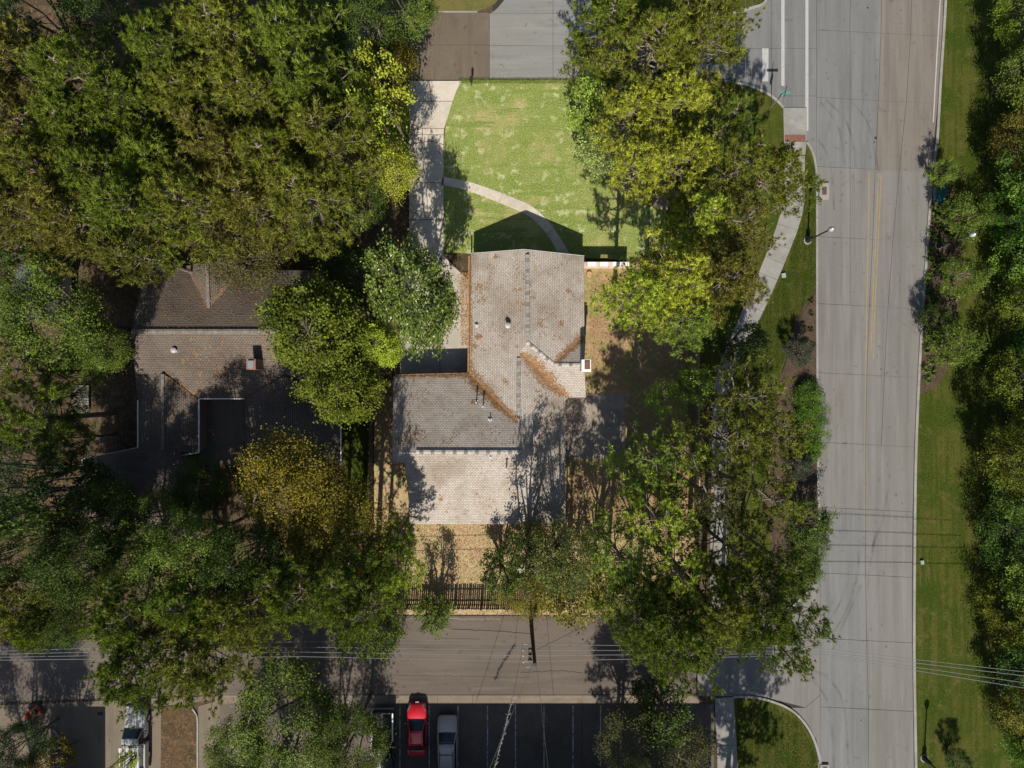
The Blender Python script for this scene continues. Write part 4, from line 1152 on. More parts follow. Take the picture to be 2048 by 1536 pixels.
RPAINT = plain('red_car_paint', (0.52, 0.008, 0.018), 0.3, 0.1, 1.0)
car = empty('car', P(836, 1451.5, 0.02)); tag(car, 'red sedan parked in the middle of the three cars in the parking lot', 'car', 'cars in the parking lot')
body(car, RPAINT, [(-2.36, 0.66, 0.35, 0.78, 0.02), (-2.28, 0.80, 0.25, 0.93, 0.03), (-1.9, 0.87, 0.2, 1.0, 0.04), (-1.2, 0.90, 0.18, 0.97, 0.02), (0.0, 0.91, 0.18, 0.94, 0.0), (0.9, 0.91, 0.18, 0.95, 0.03), (1.5, 0.90, 0.2, 0.90, 0.07), (2.0, 0.84, 0.22, 0.78, 0.07), (2.26, 0.72, 0.27, 0.64, 0.05), (2.38, 0.52, 0.34, 0.55, 0.02)])
greenhouse(car, RPAINT, -1.72, -1.05, 0.22, 1.02, 0.80, 0.58, 0.96, 1.42)
for s in (-1, 1):
    MB().add([(s * 0.80, 1.72, 0.845), (s * 0.855, 1.75, 0.78), (s * 0.66, 2.2, 0.66), (s * 0.50, 2.24, 0.70), (s * 0.62, 2.02, 0.80)], [(0, 1, 2, 3, 4)][::1]).build('headlight', M['steel'], car).modifiers.new('t', 'SOLIDIFY').thickness = 0.03
    wheel(car, s * 0.80, 1.42); wheel(car, s * 0.80, -1.40)
mirrors(car, 0.88, 0.72, 1.0, RPAINT)
MB().box((0, 2.40, 0.44), (0.75, 0.05, 0.10)).build('grille', M['black'], car)
MB().box((0, 2.42, 0.52), (0.30, 0.03, 0.12)).build('number_plate', M['white'], car)
SPAINT = plain('silver_car_paint', (0.36, 0.34, 0.31), 0.45, 0.1, 0.3)
car = empty('car', P(896, 1477, 0.02)); tag(car, 'silver estate car with black roof rails, right of the red sedan', 'car', 'cars in the parking lot')
body(car, SPAINT, [(-2.45, 0.78, 0.35, 0.98, 0.02), (-2.35, 0.88, 0.25, 1.05, 0.02), (-1.2, 0.93, 0.2, 1.05, 0.0), (0.2, 0.94, 0.2, 1.02, 0.0), (0.95, 0.94, 0.2, 1.05, 0.03), (1.6, 0.93, 0.22, 1.02, 0.06), (2.05, 0.90, 0.25, 0.92, 0.06), (2.28, 0.82, 0.28, 0.76, 0.05), (2.42, 0.62, 0.35, 0.62, 0.03)])
greenhouse(car, SPAINT, -2.28, -2.0, 0.30, 1.05, 0.84, 0.67, 1.04, 1.66)
for s in (-1, 1):
    MB().add([(s * 0.80, 2.02, 0.955), (s * 0.87, 2.02, 0.88), (s * 0.72, 2.30, 0.77), (s * 0.52, 2.36, 0.79), (s * 0.58, 2.2, 0.88)], [(0, 1, 2, 3, 4)]).build('headlight', M['steel'], car).modifiers.new('t', 'SOLIDIFY').thickness = 0.03
    wheel(car, s * 0.82, 1.5, 0.36); wheel(car, s * 0.82, -1.4, 0.36)
    MB().tube([(s * 0.60, -0.30, 1.71), (s * 0.60, -0.36, 1.78), (s * 0.60, -1.9, 1.78), (s * 0.60, -1.96, 1.71)], 0.022, 6).build('roof_rail', M['black'], car)
    MB().box((s * 0.66, 1.65, 1.055), (0.012, 0.95, 0.012)).build('bonnet_seam', M['black'], car)
MB().tube([(-0.62, -0.55, 1.80), (0.62, -0.55, 1.80)], 0.03, 6).build('cross_bar', M['black'], car)
for k in range(5):
    MB().box((-0.40 + 0.2 * k, -1.25, 1.712), (0.025, 1.25, 0.02)).build('roof_rib', SPAINT, car)
MB().lathe((0.42, 0.12, 1.69), [(0.035, 0), (0.02, 0.06)], 8).build('aerial', M['black'], car)
# pale worn letters across the top of the windscreen, too small to read
rr = random.Random(8); m = MB()
for k in range(11):
    x = -0.50 + k * 0.096
    for q in range(2):
        m.box((x + q * 0.045, 0.45 + 0.02, 1.575 + 0.012), (0.016, 0.075 + 0.03 * (k % 2), 0.006))
    m.box((x + 0.022, 0.45 + rr.choice((-0.02, 0.02, 0.05)), 1.575 + 0.012), (0.05, 0.018, 0.006))
o = m.build('windscreen_lettering', M['lot_paint'], car); o.rotation_euler = (0, 0, 0)
mirrors(car, 0.92, 0.85, 1.12, M['black'])
MB().box((0, 2.45, 0.5), (1.3, 0.06, 0.16)).build('bumper', M['black'], car, bevel=0.03)

def pickup(label, px, py, rz, paint, bedmat, L=5.7, rack=False, open_bed=True):
    t = empty('pickup_truck', P(px, py, 0.02), rz); tag(t, label, 'pickup truck')
    hf = L / 2
    body(t, paint, [(0.0 - 0.05, 0.94, 0.35, 1.12, 0.0), (0.6, 0.96, 0.3, 1.12, 0.0), (1.05, 0.96, 0.3, 1.14, 0.04), (1.8, 0.95, 0.32, 1.12, 0.06), (2.35, 0.92, 0.35, 1.04, 0.06), (hf - 0.25, 0.86, 0.40, 0.92, 0.04), (hf - 0.05, 0.72, 0.45, 0.78, 0.02)], 'cab_body')
    greenhouse(t, paint, -0.22, -0.05, 0.55, 1.15, 0.86, 0.70, 1.10, 1.76)
    by0, by1 = -hf + 0.05, -0.28
    MB().box((0, (by0 + by1) / 2, 0.60), (1.78, by1 - by0, 0.08)).build('bed_floor', bedmat, t)
    for s in (-1, 1):
        MB().box((s * 0.93, (by0 + by1) / 2, 0.78), (0.10, by1 - by0, 0.62)).build('bed_side', paint, t, bevel=0.02)
        MB().box((s * 0.92, (by0 + by1) / 2, 1.10), (0.13, by1 - by0, 0.04)).build('bed_rail', M['steel'] if not rack else paint, t, bevel=0.01)
        wheel(t, s * 0.84, 1.75, 0.40, 0.26); wheel(t, s * 0.84, -1.6, 0.40, 0.26)
    MB().box((0, by1, 0.80), (1.80, 0.06, 0.60)).build('bed_front', paint, t)
    MB().box((0, by0, 0.80), (1.80, 0.07, 0.62)).build('tailgate', paint, t, bevel=0.02)
    MB().box((0, by0 - 0.14, 0.50), (1.86, 0.16, 0.18)).build('rear_bumper', M['steel'], t, bevel=0.03)
    MB().box((0, hf, 0.56), (1.80, 0.16, 0.26)).build('front_bumper', M['dark_metal'], t, bevel=0.04)
    MB().box((0, hf + 0.0, 0.74), (1.2, 0.06, 0.12)).build('grille', M['black'], t)
    for s in (-1, 1):
        MB().box((s * 0.74, hf - 0.12, 0.80), (0.28, 0.16, 0.14)).build('headlight', M['steel'], t, bevel=0.03)
    mirrors(t, 0.96, 1.0, 1.22, M['black'])
    if rack:
        for s in (-1, 1):
            MB().tube([(s * 0.86, by1 + 0.1, 1.1), (s * 0.80, by1 + 0.1, 1.95), (s * 0.80, by0 + 0.2, 1.95), (s * 0.86, by0 + 0.2, 1.1)], 0.035, 6).build('rack_side', M['white'], t)
        for k in range(5):
            MB().box((0, by1 + 0.10 - k * 0.07, 1.97 + 0.0 * k), (1.75, 0.035, 0.04)).build('rack_bar', M['white'], t)
        MB().box((0.34, (by0 + by1) / 2, 1.0), (0.36, by1 - by0 - 0.1, 0.5)).build('tool_box', paint, t, bevel=0.02)
        MB().box((-0.55, (by0 + by1) / 2, 0.95), (0.5, by1 - by0 - 0.1, 0.45)).build('tool_box', paint, t, bevel=0.02)
        MB().tube([(0.05, by1 - 0.1, 1.3), (0.05, by0 + 0.1, 1.35)], 0.05, 8).build('pipe', M['white'], t)
        for x, y in ((-0.3, 0.35), (0.0, 0.42), (0.3, 0.35)):
            MB().lathe((x, y, 1.80), [(0.03, 0), (0.02, 0.03)], 8).build('roof_light', M['black'], t)
    return t
BPAINT = plain('black_truck_paint', (0.03, 0.029, 0.028), 0.4, 0.0, 0.4)
WPAINT = plain('white_truck_paint', (0.33, 0.33, 0.325), 0.35, 0.0, 0.7)
pickup('black pickup truck with its empty bed towards the street, left of the red sedan', 769, 1477, math.pi, BPAINT, M['black'])
pickup('white work truck with a pipe rack standing on the tan driveway', 281.5, 1470, 0.0, WPAINT, M['steel'], 6.1, True)
# small orange machine by the dark shrubs, bottom left
mo = empty('lawn_mower', P(76, 1420, 0.03), R_(-62)); tag(mo, 'small orange and black mower beside the dark shrubs, bottom left', 'mower')
ORG = plain('orange_machine_paint', (0.40, 0.07, 0.012), 0.5)  # orange taken down for the shadow the machine stands in
MB().add([(-0.42, -0.5, 0.18), (0.42, -0.5, 0.18), (0.46, 0.45, 0.18), (-0.46, 0.45, 0.18), (-0.36, -0.42, 0.42), (0.36, -0.42, 0.42), (0.38, 0.38, 0.40), (-0.38, 0.38, 0.40)], [(3, 2, 1, 0), (4, 5, 6, 7), (0, 1, 5, 4), (1, 2, 6, 5), (2, 3, 7, 6), (3, 0, 4, 7)]).build('deck', ORG, mo, bevel=0.04)
MB().lathe((0, 0.05, 0.40), [(0.24, 0), (0.24, 0.16), (0.18, 0.24)], 14).build('engine', M['dark_metal'], mo)
MB().box((0, -0.72, 0.50), (0.55, 0.42, 0.40), taper=0.8).build('grass_bag', ORG, mo, bevel=0.05)
MB().tube([(-0.28, -0.4, 0.4), (-0.28, -1.2, 0.95), (0.28, -1.2, 0.95), (0.28, -0.4, 0.4)], 0.02, 6).build('handle', M['dark_metal'], mo)
for x in (-0.46, 0.46):
    for y in (-0.42, 0.42):
        wheel(mo, x, y, 0.14, 0.07)

# ------------------------------------------------------------------ trees
def np_tube(pts, radii, n=5):
    b = MB(); b.tube(pts, radii, n, cap=False)
    return b.v, b.f
class Tree:
    pass
def make_pine(seed, ntw=9, R=4.0, nb_=54):
    rg = np.random.default_rng(seed)
    Ht = 16.5
    lean = rg.normal(0, 0.25, 2)
    wood = MB()
    wood.tube([(0, 0, 0), (lean[0] * .3, lean[1] * .3, 5), (lean[0] * .7, lean[1] * .7, 10.5), (lean[0], lean[1], Ht - 0.6)], [0.30, 0.24, 0.16, 0.04], 9)
    tc, td = [], []
    for i in range(nb_):
        t = (i + rg.uniform(0, 1)) / nb_
        h = 8.0 + (Ht - 8.4) * t
        prof = 0.62 + 0.42 * math.sin(math.pi * min(1, 0.18 + 0.62 * t)) - 0.78 * max(0, t - 0.45) / 0.55
        ln = R * prof * rg.uniform(0.70, 1.12)
        az = i * 2.39996 + rg.normal(0, 0.35)
        up0 = 0.05 + 0.75 * t
        d = np.array([math.cos(az), math.sin(az), 0.0])
        p0 = np.array([lean[0] * h / Ht, lean[1] * h / Ht, h])
        pts = []
        bend = rg.normal(0, 0.25)
        side = np.array([-d[1], d[0], 0])
        for k in range(5):
            u = k / 4
            pts.append(p0 + d * ln * u + side * bend * ln * u * u * 0.4 + np.array([0, 0, ln * (up0 * u * 0.5 + 0.18 * u * u) - 0.12 * ln * u * (1 - u)]))
        wood.tube([tuple(p) for p in pts], [0.075 * (1 - 0.4 * t) + 0.02, 0.06, 0.045, 0.03, 0.015], 4, cap=False)
        for k in range(ntw):
            u = rg.uniform(0.30, 1.0) ** 0.8
            j = min(3, int(u * 4)); f = u * 4 - j
            b = pts[j] * (1 - f) + pts[j + 1] * f
            s = rg.choice([-1, 1])
            dd = d * rg.uniform(0.2, 0.9) + side * s * rg.uniform(0.3, 1.0) + np.array([0, 0, rg.uniform(0.1, 0.6)])
            dd /= np.linalg.norm(dd)
            tl_ = rg.uniform(0.45, 1.15) * (1.15 - 0.45 * u)
            e = b + dd * tl_
            if k % 2 == 0:
                wood.tube([tuple(b), tuple(e)], [0.022, 0.010], 3, cap=False)
            for q in range(4):
                v = 0.36 + 0.64 * q / 3
                tc.append(b + dd * tl_ * v + rg.normal(0, 0.15, 3)); td.append(dd)
    tc = np.array(tc); td = np.array(td)
    nn = 14
    C = np.repeat(tc, nn, 0); D = np.repeat(td, nn, 0)
    dirs = D * 0.55 + np.array([0, 0, 0.35]) + rg.normal(0, 0.62, C.shape)
    dirs /= np.linalg.norm(dirs, axis=1, keepdims=True)
    ln = rg.uniform(0.20, 0.38, (len(C), 1))
    perp = np.cross(dirs, rg.normal(0, 1, C.shape)); perp /= np.linalg.norm(perp, axis=1, keepdims=True) + 1e-9
    wd = 0.029
    C0 = C + rg.normal(0, 0.03, C.shape)
    V = np.stack([C0 + perp * wd, C0 - perp * wd, C0 + dirs * ln + perp * wd * 0.5], 1).reshape(-1, 3)
    F = np.arange(len(V)).reshape(-1, 3)
    T = Tree()
    T.crown = arr_mesh('pine_crown', V, F, M['needle'])
    set_tint(T.crown, np.repeat(np.clip(rg.normal(1.0, 0.36, len(tc)), 0.35, 1.9), nn))
    T.trunk = wood.mesh('pine_trunk', M['pine_bark'])
    T.R, T.zc = R, 13.0
    return T
def make_broad(seed, leaf=(0.19, 0.11), nclump=150, per=95, R=4.0, hz=3.0, zc=8.0, mat='leaf', flat=0.6, crad=(0.55, 0.95), base_h=3.5, bark='bark', gap=0.0, up=1.0, wisp=0.0, dmin=-0.45, lobes=1.0, zpow=1.0):
    rg = np.random.default_rng(seed)
    wood = MB()
    wood.tube([(0, 0, 0), (0.1, 0.05, base_h * 0.5), (0, 0, base_h)], [0.26, 0.21, 0.18], 9)
    # main limbs
    limbs = []
    nl = 9
    for i in range(nl):
        az = i * 2.4 + rg.normal(0, 0.3)
        rr = R * rg.uniform(0.45, 0.75)
        top = np.array([math.cos(az) * rr, math.sin(az) * rr, zc + hz * rg.uniform(-0.1, 0.55)])
        if i == 0: top = np.array([0.2, 0.1, zc + hz * 0.7])
        p0 = np.array([0, 0, base_h * rg.uniform(0.75, 1.0)])
        mid = p0 * 0.5 + top * 0.5 + rg.normal(0, 0.3, 3) + np.array([0, 0, -0.2])
        wood.tube([tuple(p0), tuple(mid), tuple(top)], [0.13, 0.09, 0.045], 5, cap=False)
        limbs += [mid, (mid + top) / 2, top]
    limbs = np.array(limbs)
    # clumps: lumpy dome, denser towards the outside
    cc = []
    lob = rg.normal(0, 1, (7, 3)); lob /= np.linalg.norm(lob, axis=1, keepdims=True)
    amp = rg.uniform(-0.30, 0.34, 7) * lobes
    while len(cc) < nclump:
        d = rg.normal(0, 1, 3); d /= np.linalg.norm(d)
        if d[2] < dmin: continue
        rad = rg.uniform(0.35, 1.0) ** 0.45
        k = 1.0 + sum(a * max(0, float(d @ l)) ** 3 * 1.6 for a, l in zip(amp, lob))
        p = d * rad * k * 0.88 * np.array([R, R, hz])
        if zpow != 1.0: p = np.array([p[0] * 1.1, p[1] * 1.1, np.sign(d[2]) * abs(d[2]) ** zpow * rad * hz * 0.9])
        cc.append(p + np.array([0, 0, zc]))
    cc = np.array(cc)
    for c in cc[::2]:
        j = np.argmin(((limbs - c) ** 2).sum(1))
        m_ = (limbs[j] + c) / 2 + rg.normal(0, 0.12, 3)
        wood.tube([tuple(limbs[j]), tuple(m_), tuple(c)], [0.04, 0.026, 0.010], 3, cap=False)
    cr = rg.uniform(crad[0], crad[1], nclump)
    C = np.repeat(cc, per, 0); RR = np.repeat(cr, per)[:, None]
    off = rg.normal(0, 0.55, C.shape) * np.array([1, 1, flat])
    if wisp > 0:      # stretch the clumps outwards into sprays
        out = cc - np.array([0, 0, zc - hz * 0.6]); out /= np.linalg.norm(out, axis=1, keepdims=True)
        off += np.repeat(out, per, 0) * rg.uniform(0, 1, (len(C), 1)) * wisp
        off *= np.where(rg.uniform(0, 1, (len(C), 1)) < 2, 1, 1)
    pos = C + off * RR
    nrm = np.array([0, 0, up]) + rg.normal(0, 0.65, C.shape)
    nrm /= np.linalg.norm(nrm, axis=1, keepdims=True)
    a = np.cross(nrm, rg.normal(0, 1, C.shape)); a /= np.linalg.norm(a, axis=1, keepdims=True) + 1e-9
    b = np.cross(nrm, a)
    sc_ = rg.uniform(0.65, 1.25, (len(C), 1))
    la, lb = leaf[0] / 2 * sc_, leaf[1] / 2 * sc_
    V = np.stack([pos - a * la, pos + b * lb + a * la * 0.1, pos + a * la, pos - b * lb + a * la * 0.1], 1).reshape(-1, 3)
    F = np.arange(len(V)).reshape(-1, 4)
    T = Tree()
    T.crown = arr_mesh('crown', V, F, M[mat])
    set_tint(T.crown, np.repeat(np.clip(rg.normal(1.0, 0.24, nclump), 0.5, 1.6), per))
    T.trunk = wood.mesh('trunk', M[bark])
    T.R, T.zc = R, zc
    return T
KIND = {
    'pine': [make_pine(s) for s in range(11, 17)],
    'thinpine': [make_pine(s, 7, 4.0, 26) for s in (31, 32, 33)],
    'airypine': [make_pine(s, 8, 4.0, 21) for s in (35, 36)],
    'oak': [make_broad(s, (0.155, 0.095), 135, 135, crad=(0.45, 0.85)) for s in (41, 42, 43)],
    'light': [make_broad(s, (0.15, 0.09), 120, 100, flat=0.45, crad=(0.45, 0.9)) for s in (51, 52, 53)],
    'lacy': [make_broad(s, (0.16, 0.10), 66, 85, flat=0.5, crad=(0.45, 0.85)) for s in (58, 59)],
    'small': [make_broad(s, (0.17, 0.11), 70, 58, R=2.0, hz=2.7, zc=3.2, base_h=0.5, flat=0.6, crad=(0.30, 0.55), dmin=-1, zpow=0.6) for s in (55, 56, 57)],
    'gold': [make_broad(s, (0.14, 0.085), 190, 95, hz=2.6, flat=0.4, crad=(0.55, 1.0)) for s in (61, 62)],
    'sweet': [make_broad(s, (0.20, 0.15), 150, 100, hz=3.2, flat=0.45, crad=(0.45, 0.75)) for s in (66, 67)],
    'magnolia': [make_broad(73, (0.25, 0.13), 175, 80, hz=3.6, mat='gloss_leaf', crad=(0.42, 0.75), flat=0.7, up=0.8, lobes=1.1)],
    'cedar': [make_broad(s, (0.24, 0.07), 190, 95, hz=3.6, zc=4.5, base_h=1.2, flat=0.5, crad=(0.45, 0.8), wisp=1.2, up=0.5, dmin=-1) for s in (81, 82, 83)],
    'belt': [make_broad(s, (0.20, 0.12), 190, 85, hz=3.6, zc=4.5, base_h=1.2, flat=0.6, crad=(0.45, 0.8), wisp=0.4, dmin=-1) for s in (85, 86)],
    'crepe': [make_broad(s, (0.20, 0.08), 66, 95, R=2.0, hz=1.5, zc=2.6, base_h=0.7, flat=0.5, crad=(0.28, 0.5), wisp=1.4, dmin=-0.9) for s in (91, 92)],
    'bush': [make_broad(s, (0.12, 0.08), 80, 95, R=1.5, hz=0.9, zc=0.8, base_h=0.4, crad=(0.35, 0.55), dmin=-0.8) for s in (95, 96)],
}
NAME = {'pine': 'pine_tree', 'thinpine': 'pine_tree', 'airypine': 'pine_tree', 'oak': 'oak_tree', 'light': 'young_tree', 'small': 'young_tree', 'lacy': 'young_tree', 'belt': 'broadleaf_tree', 'gold': 'elm_tree', 'sweet': 'sweetgum_tree', 'magnolia': 'magnolia_tree', 'cedar': 'cedar_tree', 'crepe': 'flowering_shrub', 'bush': 'shrub'}
# crown colours: leaf hue, with the lot's brightening and dimmed surroundings put into the tint
TINT = {'olive': (0.138, 0.160, 0.014), 'green': (0.112, 0.158, 0.012), 'brown': (0.150, 0.146, 0.020), 'dark': (0.064, 0.102, 0.016), 'deep': (0.048, 0.084, 0.018), 'mid': (0.105, 0.156, 0.018),
        'gold': (0.310, 0.345, 0.026), 'lime': (0.290, 0.375, 0.028), 'bright': (0.215, 0.320, 0.036), 'pale': (0.26, 0.34, 0.085), 'amber': (0.190, 0.160, 0.010), 'mag': (0.130, 0.185, 0.026), 'cedar': (0.100, 0.165, 0.012), 'teal': (0.056, 0.098, 0.038)}
rt = random.Random(21)
def tree(kind, px, py, zc, R, tint, label, sy=1.0, group=None):
    if kind == 'light' and R <= 2.7: kind = 'small'
    ps = KIND[kind]
    T = ps[rt.randrange(len(ps))]
    g0 = P(px, py, zc)
    root = empty(NAME[kind], (g0.x, g0.y, 0.0), rt.uniform(0, 6.283) if sy == 1.0 else 0.0)
    tag(root, label, 'shrub' if kind in ('bush', 'crepe') else 'tree', group)
    s = R / T.R
    root.scale = (s, s * sy, zc / T.zc)
    tr = bpy.data.objects.new('trunk', T.trunk); COL.objects.link(tr); tr.parent = root
    cr = bpy.data.objects.new('crown', T.crown); COL.objects.link(cr); cr.parent = root
    c = TINT[tint] if isinstance(tint, str) else tint
    v = rt.uniform(0.88, 1.12)
    cr.color = (c[0] * v, c[1] * v, c[2] * v, 1)
    return root
ORD = ['first', 'second', 'third', 'fourth', 'fifth', 'sixth', 'seventh']
ROWS = [('top row', [(40, 130, 'brown'), (165, 150, 'green'), (330, 112, 'green'), (455, 75, 'olive'), (575, 95, 'green')]),
        ('second row', [(30, 245, 'brown'), (150, 262, 'green'), (268, 212, 'green'), (390, 200, 'olive'), (505, 205, 'olive'), (615, 185, 'green')]),
        ('third row', [(85, 350, 'olive'), (205, 368, 'green'), (318, 345, 'green'), (440, 315, 'brown'), (550, 312, 'olive'), (640, 300, 'olive')]),
        ('fourth row', [(25, 425, 'brown'), (135, 430, 'brown'), (275, 430, 'green'), (388, 405, 'olive'), (500, 398, 'brown'), (605, 395, 'olive')])]
for rn, row in ROWS:
    for i, (px, py, tn) in enumerate(row):
        tree('pine', px, py, 13 + rt.uniform(-1, 1.2), rt.uniform(3.3, 4.1), tn, '%s pine from the left in the %s of the upper left wood' % (ORD[i], rn), group='pines in the upper left wood')
